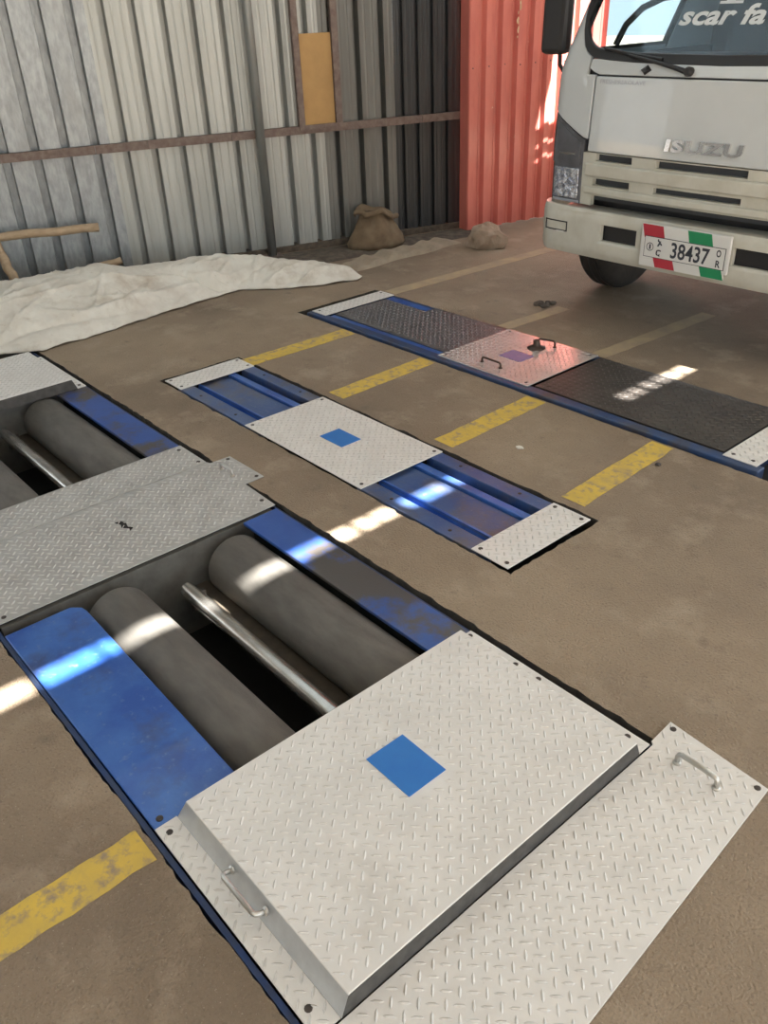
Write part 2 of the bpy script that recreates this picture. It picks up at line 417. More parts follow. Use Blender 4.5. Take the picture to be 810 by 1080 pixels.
# ------------------------------------------------------------------ red corrugated wall
RU = Vector((.21, .978, 0)).normalized(); RN = Vector((.978, -.21, 0)).normalized(); RP = Vector((-5.38, 5.56, 0))
def rp(s, d, z): p = RP + RU * s + RN * d; return (p.x, p.y, z)
redw = struct(thing('wall_rear', 'red painted corrugated sheet metal wall beside the truck', 'wall', rp(.7, 0, 0))); del redw['category']
rpitch = .158
def red_prof(s0, n):
    P = []
    for k in range(n):
        a = s0 + k * rpitch
        P += [(a, 0), (a + .050, 0), (a + .072, -.036), (a + .108, -.036), (a + .114, -.032), (a + .120, -.036), (a + .136, -.036)]
    P.append((s0 + n * rpitch, 0)); return P
p1 = [(-.005, -.12), (0, -.01)] + red_prof(.008, 5)
sheet(p1, .005, 4.0, 'red', redw, rp, amp=.006)
sheet(red_prof(.008 + 5 * rpitch, 4), .005, 4.0, 'red', redw, rp, amp=.006)
m = MB(); rr_ = random.Random(4)
for k in range(16):                       # flaked paint on one rib
    s_ = .475 + rr_.uniform(-.014, .016); z_ = 1.50 + .42 * (k / 16) + rr_.uniform(-.02, .02); w_ = rr_.uniform(.004, .010); h_ = rr_.uniform(.008, .03)
    m.add([rp(s_ + w_ * math.cos(q) * rr_.uniform(.7, 1), .0075, z_ + h_ * math.sin(q) * rr_.uniform(.7, 1)) for q in [i * PI / 4 for i in range(8)]], [tuple(range(8))])
build('flaked_paint', m, 'flake', redw, fix=False)
for zz in (1.28, 2.6):
    for k in range(9): build('screw', MB().lathe(rp(.03 + .008 + k * rpitch, -.001, zz + .006 * (k % 3)), RN, [(0, .006), (.004, .005)], 8), 'bolt', redw)

# ------------------------------------------------------------------ roof: two sheet fields with a leaky joint
RZ = 4.0
shift = SUN * (RZ / SUN.z)
GX = -2.225 + shift.x; GW = .074
spots = [(.20, .40), (.43, .62), (.64, .68), (.70, .93), (.98, 1.10), (1.12, 1.37), (1.39, 1.56), (1.59, 1.68), (1.71, 1.78), (1.80, 1.89),
         (1.95, 2.01), (2.05, 2.20), (2.23, 2.28), (3.40, 3.47), (3.49, 3.56), (3.60, 3.67), (3.70, 3.80), (3.82, 3.92), (3.94, 4.03), (4.16, 4.25)]
RY0, RY1, RX0, RX1 = -5.0, 7.13, -8.6, 3.7
ceil = struct(thing('ceiling', 'corrugated shed roof with a leaky joint letting sun spots through', 'roof', (0, 3, RZ))); del ceil['category']
MT['roofm'] = mat('dull_roof_sheet', (.30, .30, .29), .6, .2, (.24, .23, .21), 6)
SKY = [(-5.6, -3.8), (-.85, .15)]          # two unseen translucent strips, added to brighten the shed from above
def fibre(name):
    m = bpy.data.materials.new(name); m.use_nodes = True; nt = m.node_tree; nt.nodes.remove(nt.nodes['Principled BSDF'])
    d = nt.nodes.new('ShaderNodeBsdfDiffuse'); d.inputs['Color'].default_value = (.7, .72, .70, 1)
    t = nt.nodes.new('ShaderNodeBsdfTranslucent'); t.inputs['Color'].default_value = (.36, .395, .42, 1)
    x = nt.nodes.new('ShaderNodeMixShader'); x.inputs[0].default_value = .6
    nt.links.new(d.outputs[0], x.inputs[1]); nt.links.new(t.outputs[0], x.inputs[2]); nt.links.new(x.outputs[0], nt.nodes['Material Output'].inputs['Surface'])
    return m
MT['fibre'] = fibre('added_translucent_sheet')
xc = [RX0] + [x for ab in SKY for x in ab] + [GX - GW / 2]
for i in range(len(xc) - 1):
    build('added_skylight_sheet' if i % 2 else 'roof_sheet', MB().box(xc[i], xc[i + 1], RY0, RY1, RZ, RZ + .004), 'fibre' if i % 2 else 'roofm', ceil)
build('roof_sheet', MB().box(GX + GW / 2, RX1, RY0, RY1, RZ, RZ + .004), 'roofm', ceil)
struct(build('wall_front_added', MB().box(-9, 3.7, -5.05, -5.0, 0, 4.0), 'roofm'), 'unseen dull grey wall added behind the camera to block light')  # unseen wall, added to darken the side behind the camera
edges = [RY0] + [y + shift.y for ab in spots for y in ab] + [RY1]
for i in range(0, len(edges), 2):
    build('joint_cap', MB().box(GX - GW / 2, GX + GW / 2, edges[i], edges[i + 1], RZ, RZ + .004), 'roofm', ceil)

# ------------------------------------------------------------------ kerb and soil along the wall foot
m = MB(); n = 40
ring = []
for i in range(n + 1):
    y = 4.03 + 1.19 * i / n; x = -5.115 + .03 * math.sin(i * .3) * .5 + .012 * noise.noise(Vector((0, y * 7, 0))) - .05 * (i / n) * 0
    h = (.036 + .012 * math.sin(i * .9)) * min(1, i / 5, (n - i) / 6 + .15) + .010 * noise.noise(Vector((4, y * 6, 0)))
    ring.append([(x + .01, y, -.001), (x - .012, y, max(.001, h * .85)), (x - .03, y, max(.002, h)), (x - .19, y, max(.002, h + .003)), (x - .215, y, .0)])
for r in ring: m.v += r
m.f = [(i * 5 + k, i * 5 + k + 1, (i + 1) * 5 + k + 1, (i + 1) * 5 + k) for i in range(n) for k in range(4)] + [(0, 1, 2, 3, 4), tuple(n * 5 + k for k in (4, 3, 2, 1, 0))]
tag(build('concrete_kerb', m, 'kerb'), 'low crumbling concrete kerb in front of the dark wall sheets', 'kerb')
m = MB(); ns, nd = 50, 12
for i in range(ns + 1):
    for j in range(nd + 1):
        s = -2.4 + 2.45 * i / ns; d0, d1 = 0.052, .62 - .25 * i / ns
        d = d0 + (d1 - d0) * j / nd
        e = math.sin(PI * j / nd) * math.sin(PI * i / ns) ** .5
        m.v.append(wp(s, d, .002 + e * (.016 + .014 * noise.noise(Vector((s * 9, d * 9, 2))))))
m.f = [(i * (nd + 1) + j, (i + 1) * (nd + 1) + j, (i + 1) * (nd + 1) + j + 1, i * (nd + 1) + j + 1) for i in range(ns) for j in range(nd)]
so2 = build('loose_dirt', m, 'soil', fl, smooth=True, fix=False); so2.location = -fl.location; so2['kind'] = 'stuff'

# ================================================================== CHECKER PLATES
def lugs(poly, z, parent, mt, a=.028, L=.0305, W=.0074, h=.0023, ang=45, skip=()):
    m = MB(); c, s_ = math.cos(math.radians(ang)), math.sin(math.radians(ang))
    xs = [p[0] for p in poly]; ys = [p[1] for p in poly]; cx, cy_ = (min(xs) + max(xs)) / 2, (min(ys) + max(ys)) / 2
    ext = max(max(xs) - min(xs), max(ys) - min(ys)); N_ = int(ext / a) + 2
    for i in range(-N_, N_ + 1):
        for j in range(-N_, N_ + 1):
            px = cx + (i * c - j * s_) * a; py = cy_ + (i * s_ + j * c) * a
            if not inside((px, py), poly): continue
            ok = all(inside((px + dx, py + dy), poly) for dx, dy in ((.011, 0), (-.011, 0), (0, .011), (0, -.011)))
            if not ok or any(x0 < px < x1 and y0 < py < y1 for x0, x1, y0, y1 in skip): continue
            t = math.radians(ang) + (PI / 2 if (i + j) % 2 else 0)
            u = Vector((math.cos(t), math.sin(t), 0)); v = Vector((-u.y, u.x, 0)); o = Vector((px, py, z))
            m.add([o - u * L / 2, o - u * L * .22 - v * W / 2, o + u * L * .22 - v * W / 2, o + u * L / 2, o + u * L * .22 + v * W / 2, o - u * L * .22 + v * W / 2,
                   o - u * L * .25 + Vector((0, 0, h)), o + u * L * .25 + Vector((0, 0, h))],
                  [(0, 1, 6), (1, 2, 7, 6), (2, 3, 7), (3, 4, 7), (4, 5, 6, 7), (5, 0, 6)])
    if not m.v: return None
    o = build('tread_lugs', m, LUG.get(mt, mt), parent, fix=False); o['kind'] = 'stuff'; return o

HANDLE = {}
def handle(p0, p1, parent, mt='zinc', rise=.032, r=.0055, out=None):
    """U handle between two feet"""
    p0, p1 = Vector(p0), Vector(p1); o = Vector(out) if out else Vector((0, 0, 1)); d = (p1 - p0).normalized()
    q = .012
    pts = [p0 - o * .0005, p0 + o * (rise - q), p0 + o * (rise - .3 * q) + d * .3 * q, p0 + o * rise + d * q,
           p1 + o * rise - d * q, p1 + o * (rise - .3 * q) - d * .3 * q, p1 + o * (rise - q), p1 - o * .0005]
    h = build('handle', MB().tube(pts, r, 10), mt, parent, smooth=True)
    for p in (p0, p1):
        build('handle_foot', MB().lathe(p, o, [(0, .011), (.004, .011), (.007, .007)], 14), mt, h)
    return h
def bolts(pts, z, parent, r=.009):
    for x, y in pts:
        build('bolt', MB().lathe((x, y, z), (0, 0, 1), [(0, r), (.0015, r), (.0025, r * .6)], 10), 'bolt', parent)
def sticker(x0, x1, y0, y1, z, parent, mt='sticker'):
    build('sticker', MB().box(x0, x1, y0, y1, z, z + .0022), mt, parent)

def plate(name, poly, z0, z1, label, mt='steel', bolt=(), cat='cover plate', group=None, lug=True, **kw):
    cx = sum(p[0] for p in poly) / len(poly); cyy = sum(p[1] for p in poly) / len(poly)
    t = thing(name, label, cat, (cx, cyy, z0), group)
    build('plate', MB().prism(poly, z0, z1), mt, t, bevel=.0012)
    if lug: lugs(poly, z1, t, mt, **kw)
    bolts(bolt, z1, t)
    return t
def rect(x0, x1, y0, y1): return [(x0, y0), (x1, y0), (x1, y1), (x0, y1)]

# ================================================================== ROLLER BEDS
def roller_bed(X0, X1, wall_x, sgn, label):
    """wall_x: the grey end wall that shows; sgn=+1 when it is at the low-x end"""
    t = thing('roller_bed', label, 'roller bed', ((X0 + X1) / 2, 1.0, -.46), 'brake tester roller beds')
    ya, yb = .426, 1.557
    m = MB().box(X0 - .06, X1 + .06, ya + .01, yb - .01, -.458, -.40)
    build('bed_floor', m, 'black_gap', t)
    build('end_wall', MB().box(X0 - .08, X0 - .06, ya + .01, yb - .01, -.40, -.008), 'grey_box', t)
    build('end_wall', MB().box(X1 + .06, X1 + .08, ya + .01, yb - .01, -.40, -.008), 'grey_box', t)
    for yc in (.809, 1.304):
        r = .121
        prof = [(0, .036), (.0, r - .012), (.004, r - .004), (.012, r), (X1 - X0 - .012, r), (X1 - X0 - .004, r - .004), (X1 - X0, r - .012), (X1 - X0, .035)]
        o = build('roller', MB().lathe((X0, yc, -.1195), (1, 0, 0), prof, 72), 'grit', t, smooth=True); sharp(o, 50)
        build('axle', MB().tube([(X0 - .06, yc, -.1195), (X1 + .06, yc, -.1195)], .034, 20), 'steel_black', o, smooth=True)
    sx0, sx1 = X0 + .055, X1 - .02
    o = build('sensor_roller', MB().lathe((sx0, 1.064, -.10), (1, 0, 0), [(0, .012), (0, .024), (.006, .030), (sx1 - sx0 - .006, .030), (sx1 - sx0, .024), (sx1 - sx0, .012)], 36), 'chrome', t, smooth=True); sharp(o, 35)
    for x in (sx0 + .03, sx1 - .03):
        build('sensor_arm', MB().box(x - .010, x + .010, 1.064, 1.12, -.185, -.112), 'steel_black', o)
    build('support_bar', MB().box(X0 - .06, X1 + .06, 1.105, 1.205, -.215, -.19), 'brownbar', t)
    build('support_bar_lip', MB().box(X0 - .06, X1 + .06, 1.098, 1.105, -.215, -.18), 'chrome', t)
    # blue side panels: folded sheet with a skirt to the pit floor
    ch = [(X0 - .0, .426), (X1 + .06, .430), (X1 + .06, .678), (X0 + .06, .690), (X0 + .03, .685), (X0 + .0, .655)]
    if sgn < 0: ch = [(X0 + X1 - x, y) for x, y in ch][::-1]
    p = build('side_panel', MB().prism(ch, -.012, .002), 'blue', t, bevel=.004)
    build('panel_skirt', MB().box(X0 + .02, X1 + .06, .645, .668, -.40, -.012), 'blue_edge', p)
    p = build('side_panel', MB().prism(rect(X0 - .05, X1 + .06, 1.397, 1.557), -.012, .002), 'blue_dark' if False else 'blue_mix', t, bevel=.003)
    build('panel_skirt', MB().box(X0 - .05, X1 + .06, 1.440, 1.460, -.40, -.012), 'black_gap', p)
    bolts([(X1 - .10, .455)] if sgn > 0 else [(X0 + .10, .455)], .002, t, .010)
    return t
MT['blue_mix'] = mat('scuffed_blue_panel', (.022, .08, .33), .34, .12, (.03, .10, .38), 8, .35, .7, 8, .06, 120,
                     spots=[((.075, .066, .062), 2.2, .47, .56), ((.14, .05, .045), 8, .68, .75)], coat=.2)
roller_bed(-2.525, -1.40, -2.58, 1, 'nearer roller bed with two grey rollers, partly under the big raised lid')
roller_bed(-4.445, -3.335, -4.47, -1, 'farther roller bed cut by the left edge, behind the long central cover')

# blue angle frame lining the pit rim
fr = thing('pit_frame', 'dark blue steel angle frame lining the roller pit rim', 'frame', (-2.9, 1.0, -.1))
build('frame_rail', MB().box(-5.25, -.66, .410, .424, -.40, -.001), 'blue_edge', fr)
build('frame_rail', MB().box(-5.25, -.66, 1.560, 1.568, -.40, -.004), 'blue_edge', fr)

# central covers
ZP = .003
c1 = plate('cover_plate', rect(-3.372, -3.132, .428, 1.560), ZP, ZP + .005, 'narrow grey checker plate strip beside the farther roller bed', 'steel_grey', [(-3.33, 1.53), (-3.16, 1.535), (-3.16, .46)], group='roller pit cover plates')
lp = [(-3.127, .428), (-2.592, .428), (-2.592, 1.566), (-2.832, 1.574), (-2.832, 1.671), (-3.105, 1.668), (-3.110, 1.566), (-3.127, 1.562)]
c2 = plate('cover_plate', lp, ZP, ZP + .005, 'long grey checker plate with projecting tab and handle between the roller beds', 'steel_grey',
           [(-3.085, 1.645), (-2.855, 1.648), (-2.66, 1.545), (-2.62, .46)], group='roller pit cover plates')
handle((-3.018, 1.572, ZP + .005), (-2.930, 1.572, ZP + .005), c2, 'zinc', .030, .006)
build('chipped_hole', MB().prism([(-2.93, 1.015), (-2.90, 1.028), (-2.875, 1.02), (-2.85, 1.04), (-2.83, 1.035), (-2.845, 1.055), (-2.872, 1.043), (-2.90, 1.052), (-2.925, 1.04)], ZP + .0045, ZP + .0062), 'black_gap', c2)

# ------------------------------------------------------------------ raised lids
def raised_lid(X0, X1, label, dark_hi=True):
    t = thing('raised_lid', label, 'cover lid', ((X0 + X1) / 2, 1.0, ZP), 'raised box lids over the roller bed ends')
    z1 = .066
    ya, yb = .512, 1.488; fa, fb = .428, 1.560
    build('top_plate', MB().prism(rect(X0 + .02, X1, ya, yb), z1 - .005, z1), 'steel', t, bevel=.004)
    lugs(rect(X0 + .02, X1, ya, yb), z1, t, 'steel', skip=[((X0 + X1) / 2 - .105, (X0 + X1) / 2 + .075, .925, 1.06)])
    # sloping long sides, flanges
    for y0, y1, y2, nm in ((ya, ya - .022, fa, 0), (yb, yb + .022, fb, 1)):
        m = MB().add([(X0 + .02, y0, z1 - .004), (X1, y0, z1 - .004), (X1, y1, ZP + .005), (X0, y1, ZP + .005), (X0 + .02, y0 + (.004 if nm == 0 else -.004), z1 - .004), (X1, y0 + (.004 if nm == 0 else -.004), z1 - .004), (X1, y1 + (.004 if nm == 0 else -.004), ZP), (X0, y1 + (.004 if nm == 0 else -.004), ZP)],
                     [(0, 1, 2, 3), (4, 7, 6, 5), (0, 4, 5, 1), (1, 5, 6, 2), (2, 6, 7, 3), (3, 7, 4, 0)])
        build('side_skirt', m, 'galv_flat', t)
        a, b = min(y1, y2), max(y1, y2)
        fp = [(X0 - .005, a), (X1 - .002, a), (X1 - .002, b), (X0 - .005, b)]
        f = build('flange', MB().prism(fp, ZP, ZP + .005), 'steel', t, bevel=.001)
        lugs(fp, ZP + .005, f, 'steel')
    tz = [(ya - .022, ZP + .0005), (yb + .022, ZP + .0005), (yb, z1 - .0045), (ya, z1 - .0045)]
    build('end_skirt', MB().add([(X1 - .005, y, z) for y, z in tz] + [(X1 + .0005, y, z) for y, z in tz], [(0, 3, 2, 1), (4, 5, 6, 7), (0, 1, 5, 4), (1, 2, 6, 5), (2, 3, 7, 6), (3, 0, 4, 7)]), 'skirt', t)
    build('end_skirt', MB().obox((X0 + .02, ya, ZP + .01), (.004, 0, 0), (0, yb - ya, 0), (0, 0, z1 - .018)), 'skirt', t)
    xc = (X0 + X1) / 2
    return t, z1
lid, lz = raised_lid(-1.468, -.800, 'large pale raised checker lid with blue sticker in the foreground')
bolts([(-1.44, .452), (-.86, .452), (-1.455, 1.538), (-1.265, 1.540), (-1.175, 1.540), (-.86, 1.540)], ZP + .005, lid)
sticker(-1.243, -1.077, .930, 1.057, lz + .0006, lid)
# handle on the sloping side
hy = .500
handle((-1.215, .499, .046), (-1.075, .499, .046), lid, 'zinc', .030, .0065, out=(0, -.94, .34))
lid2, lz2 = raised_lid(-5.07, -4.425, 'raised checker lid at the left edge beside the tarpaulin')
bolts([(-4.46, 1.535), (-5.03, 1.535)], ZP + .005, lid2)

# front loose plate
fp = [(-.790, .25), (-.432, .25), (-.512, 1.647), (-.814, 1.672), (-.797, 1.57), (-.797, .45)]
fp = [(-.796, .25), (-.425, .25), (-.512, 1.647), (-.811, 1.672), (-.806, 1.572), (-.796, 1.566)]
pl = plate('cover_plate', fp, ZP, ZP + .006, 'pale checker plate with chrome handle lying in the bottom right corner', 'steel', [(-.790, 1.652), (-.533, 1.630)], group='roller pit cover plates')
handle((-.717, 1.555, ZP + .006), (-.603, 1.553, ZP + .006), pl, 'zinc', .036, .0075)

# ================================================================== MIDDLE STRIP
mid = thing('trough_unit', 'middle strip frame with two blue ribbed troughs', 'test plate', (-2.895, 2.145, -.14))
ys0, ys1 = 1.906, 2.384
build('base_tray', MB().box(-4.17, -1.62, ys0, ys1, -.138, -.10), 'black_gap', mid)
for xa, xb in ((-3.988, -3.344), (-2.447, -1.806)):
    xa, xb = xa - .03, xb + .03
    band = build('edge_band', MB().box(xa, xb, ys0, 1.988, -.10, .001), 'blue_dark2' if False else 'blue_dark', mid, bevel=.003)
    m = MB().add([(xa, 1.988, -.004), (xb, 1.988, -.004), (xb, 2.0, -.045), (xa, 2.0, -.045), (xa, 2.022, -.045), (xb, 2.022, -.045), (xb, 2.03, -.02), (xa, 2.03, -.02)],
                 [(0, 1, 2, 3), (3, 2, 5, 4), (4, 5, 6, 7)])
    build('groove', m, 'blue', mid)
    build('float_plate', MB().box(xa, xb, 2.03, 2.214, -.10, -.016), 'blue_dark', mid, bevel=.003)
    build('rib', MB().box(xa, xb, 2.030, 2.042, -.016, -.008), 'blue', mid, bevel=.002)
    build('slide_rail', MB().box(xa, xb, 2.222, 2.262, -.10, -.004), 'blue', mid, bevel=.004)
    build('edge_band', MB().box(xa, xb, 2.312, ys1, -.10, .001), 'blue_dark', mid, bevel=.003)
    for x in (xa + .18, xb - .18):
        bolts([(x, 1.945)], .001, mid, .008); bolts([(x, 2.35)], .001, mid, .008)
for xa, xb, lab, bl in ((-4.165, -3.988, 'small pale end plate of the middle strip, nearest the tarpaulin', [(-4.14, 1.93), (-4.02, 1.93), (-4.135, 2.36), (-4.02, 2.36)]),
                        (-1.806, -1.624, 'small pale end plate of the middle strip, nearest the big lid', [(-1.78, 1.93), (-1.65, 1.93), (-1.78, 2.36), (-1.65, 2.36)])):
    plate('end_plate', rect(xa, xb, ys0, ys1), .002, .007, lab, 'steel', bl, group='middle strip plates')
mc = plate('cover_plate', rect(-3.344, -2.447, ys0 - .004, ys1 + .002), .002, .007, 'pale checker plate with blue sticker in the middle strip', 'steel',
           [(-3.315, 1.93), (-2.475, 1.93), (-3.315, 2.36), (-2.475, 2.36)], group='middle strip plates', skip=[(-2.98, -2.80, 2.08, 2.205)])
sticker(-2.973, -2.808, 2.086, 2.202, .0075, mc)

# ================================================================== FAR STRIP
ZF = .018
far = thing('plate_frame', 'far strip frame of dark blue steel channel', 'frame', (-2.96, 3.5, -.14))
build('frame_rail', MB().box(-4.53, -1.36, 3.160, 3.222, -.138, ZF), 'rail_blue', far, bevel=.006)
build('frame_rail', MB().box(-4.53, -1.36, 3.775, 3.815, -.138, ZF - .007), 'rail_blue', far, bevel=.006)
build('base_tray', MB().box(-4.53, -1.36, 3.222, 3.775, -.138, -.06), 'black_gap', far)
for x in (-4.42, -3.36, -2.6, -1.6, -1.45):
    build('cross_bar', MB().box(x - .02, x + .02, 3.222, 3.775, -.06, ZF - .012), 'blue_edge', far)
build('inner_strip', MB().box(-4.36, -3.32, 3.222, 3.262, -.06, ZF - .006), 'blue', far)
build('inner_strip', MB().box(-4.36, -3.955, 3.707, 3.775, -.06, ZF - .003), 'blue', far)
plate('end_plate', rect(-4.517, -4.372, 3.196, 3.800), ZF, ZF + .005, 'pale narrow end plate of the far strip, beside the tarpaulin', 'steel', [(-4.48, 3.23), (-4.48, 3.77)], group='far strip plates')
plate('end_plate', rect(-1.542, -1.385, 3.196, 3.800), ZF, ZF + .005, 'pale narrow end plate of the far strip at the right edge', 'steel', [(-1.51, 3.23), (-1.42, 3.23)], group='far strip plates')
plate('tread_plate', [(-4.352, 3.264), (-3.318, 3.264), (-3.318, 3.796), (-3.95, 3.796), (-3.95, 3.703), (-4.352, 3.703)], ZF - .0055, ZF + .002, 'grey worn checker plate in the far strip, tarpaulin side', 'steel_dark', group='far strip plates', cat='tread plate')
plate('tread_plate', rect(-2.625, -1.556, 3.232, 3.790), ZF - .006, ZF + .002, 'blackened checker plate in the far strip below the truck number plate', 'steel_black', group='far strip plates', cat='tread plate')
fc = plate('cover_plate', rect(-3.313, -2.646, 3.194, 3.802), ZF, ZF + .006, 'pale checker plate with two handles in the far strip', 'steel_gloss',
           [(-3.28, 3.225), (-2.68, 3.225), (-3.28, 3.77), (-2.68, 3.77)], group='far strip plates', skip=[(-3.055, -2.885, 3.42, 3.54)])
sticker(-3.05, -2.895, 3.42, 3.54, ZF + .0062, fc, 'sticker_dull')
handle((-3.052, 3.285, ZF + .006), (-2.912, 3.282, ZF + .006), fc, 'iron', .03, .006)
handle((-3.005, 3.712, ZF + .006), (-2.905, 3.735, ZF + .006), fc, 'iron', .035, .006)
build('knob', MB().lathe((-2.975, 3.655, ZF + .006), (0, 0, 1), [(0, .052), (.004, .052), (.010, .03), (.022, .018), (.045, .02), (.05, .012)], 20), 'iron', fc, smooth=True)

# ================================================================== TARPAULIN
def lerp_tab(tab, y):
    if y <= tab[0][0]: return tab[0][1]
    for (a, va), (b, vb) in zip(tab, tab[1:]):
        if y <= b: return va + (vb - va) * (y - a) / (b - a)
    return tab[-1][1]
near = [(.9, -5.36), (1.41, -5.30), (1.60, -5.17), (1.96, -5.20), (2.45, -5.28), (2.9, -5.34), (3.15, -5.36), (3.40, -5.14), (3.65, -4.98), (3.9, -4.90), (3.98, -4.96)]
back = [(.9, -6.50), (1.6, -6.42), (2.2, -6.30), (2.8, -6.10), (3.2, -5.95), (3.6, -5.60), (3.9, -5.24), (3.98, -5.12)]
ridge = [(.9, .24), (1.6, .25), (2.1, .235), (2.35, .26), (2.55, .20), (2.9, .19), (3.2, .185), (3.45, .17), (3.75, .12), (3.92, .07), (3.98, .015)]
m = MB(); ny, nx = 300, 110
rnd = random.Random(12)
CR = []
for k in range(60):                       # creases: random straight folds, long ones along the heap
    cy_, cx_ = rnd.uniform(.9, 3.9), rnd.uniform(-6.2, -5.0)
    an = rnd.gauss(PI / 2 + .25, .5) if rnd.random() < .65 else rnd.uniform(0, PI)
    CR.append((cx_, cy_, math.cos(an), math.sin(an), rnd.uniform(.18, .65), rnd.uniform(.008, .022), rnd.choice((1, 1, -1)) * rnd.uniform(.006, .018)))
for k in range(6):                        # bold folds fanning out at the far end
    an = .75 + .12 * k
    CR.append((-5.42 + .075 * k, 2.98 + .155 * k, math.cos(an), math.sin(an), .34, .030, .055 if k % 2 else -.05))
CR += [(-5.33, 1.9, .03, 1, .62, .022, -.030), (-5.40, 2.35, -.12, 1, .75, .030, .030), (-5.62, 1.7, -.05, 1, .8, .016, .016), (-5.55, 2.75, .22, .97, .55, .020, .030), (-5.45, 2.95, .62, .78, .40, .020, -.030)]
for i in range(ny + 1):
    y = .9 + 3.08 * i / ny
    xn, xb, hr = lerp_tab(near, y), lerp_tab(back, y), lerp_tab(ridge, y)
    for j in range(nx + 1):
        t = j / nx
        x = xn + (xb - xn) * t
        prof = math.sin(min(1, t / .6) * PI / 2) ** .8 if t < .6 else 1 - .5 * ((t - .6) / .4) ** 1.6
        f1 = noise.noise(Vector((x * 1.6 - y * .6, y * .9 + x, 2)))
        c = 0
        for px, py, ca, sa, ln, wd, am in CR:
            dx, dy = x - px, y - py
            al = dx * ca + dy * sa
            if abs(al) > ln: continue
            pe = abs(-dx * sa + dy * ca)
            if pe < wd * 2.5: c += am * math.exp(-(pe / wd) ** 1.2) * (1 - (al / ln) ** 2)
        vd = noise.voronoi(Vector((x * 11 + y * 3, y * 9, 0)))[0]
        crack = min(1, (vd[1] - vd[0]) * 2.2)
        env = min(1, t * 9) * (min(1, (1 - t) * 6) * .7 + .3) * min(1, (3.98 - y) * 6)
        z = .006 + hr * prof + env * (.028 * f1 + c - .005 * (1 - crack) ** 2 + .0015 * noise.noise(Vector((x * 20, y * 20, 3))))
        wob = (.045 * noise.noise(Vector((0, y * 3.1, 4))) + .016 * noise.noise(Vector((1, y * 13, 4)))) * (1 - t)
        if t < .08: z += .012 * (1 - t / .08) * max(0, noise.noise(Vector((2, y * 6, 8))) + .2)
        m.v.append((x + wob, y, max(z, .004)))
m.f = [(i * (nx + 1) + j, i * (nx + 1) + j + 1, (i + 1) * (nx + 1) + j + 1, (i + 1) * (nx + 1) + j) for i in range(ny) for j in range(nx)]
tp = build('tarpaulin', m, 'tarp', smooth=True, fix=False)
tp.modifiers.new('cloth', 'SOLIDIFY').thickness = .003
tag(tp, 'crumpled off-white tarpaulin heaped along the foot of the wall', 'tarpaulin')

# ================================================================== TIMBER, SACK, STONE
def log(pts, r, seg=14, seed=0):
    P = []; Rr = []
    n = 16; pts = [Vector(p) for p in pts]
    for i in range(n + 1):
        t = i / n * (len(pts) - 1); k = min(int(t), len(pts) - 2); p = pts[k].lerp(pts[k + 1], t - k)
        P.append(p + Vector((noise.noise(Vector((i * .5, seed, 0))), noise.noise(Vector((i * .5, seed, 5))), noise.noise(Vector((i * .5, seed, 9))))) * .008)
        Rr.append(r * (1 + .12 * noise.noise(Vector((i * .7, seed, 3)))))
    return MB().tube(P, Rr, seg)
tr = thing('wooden_trestle', 'rough pole trestle against the wall at the left edge', 'trestle', wp(-4.0, .25, 0))
build('beam', log([wp(-4.75, .17, .46), wp(-3.9, .19, .445), wp(-3.10, .17, .418)], .030, seed=1), 'wood', tr, smooth=True)
build('leg', log([wp(-3.83, .17, .42), wp(-3.78, .22, .2), wp(-3.72, .26, 0.0)], .034, seed=2), 'wood', tr, smooth=True)
build('leg', log([wp(-4.60, .17, .44), wp(-4.62, .24, .2), wp(-4.64, .26, 0.0)], .034, seed=4), 'wood', tr, smooth=True)
tag(build('wooden_pole', log([wp(-3.75, .16, .045), wp(-3.4, .17, .10), wp(-2.98, .13, .15)], .026, seed=3), 'wood', smooth=True), 'loose wooden pole sticking out behind the tarpaulin', 'pole')

def blob(name, c, r, seed, amp, mt, freq=3.0, fl=None, sub=4, shape=None):
    bm = bmesh.new(); bmesh.ops.create_icosphere(bm, subdivisions=sub, radius=1)
    for v in bm.verts:
        d = v.co.normalized()
        k = 1 + amp * noise.noise(d * freq + Vector((seed, 0, 0))) + amp * .4 * noise.noise(d * freq * 3 + Vector((seed, 4, 0)))
        v.co = Vector((d.x * r[0], d.y * r[1], d.z * r[2])) * k
        if shape: v.co = shape(v.co)
    mb = MB(); bm.verts.index_update()
    rz = fl if fl else 0
    ca, sa = math.cos(rz), math.sin(rz)
    vs = [(c[0] + v.co.x * ca - v.co.y * sa, c[1] + v.co.x * sa + v.co.y * ca, max(c[2] + v.co.z, .003)) for v in bm.verts]
    mb.add(vs, [tuple(v.index for v in f.verts) for f in bm.faces]); bm.free()
    return mb
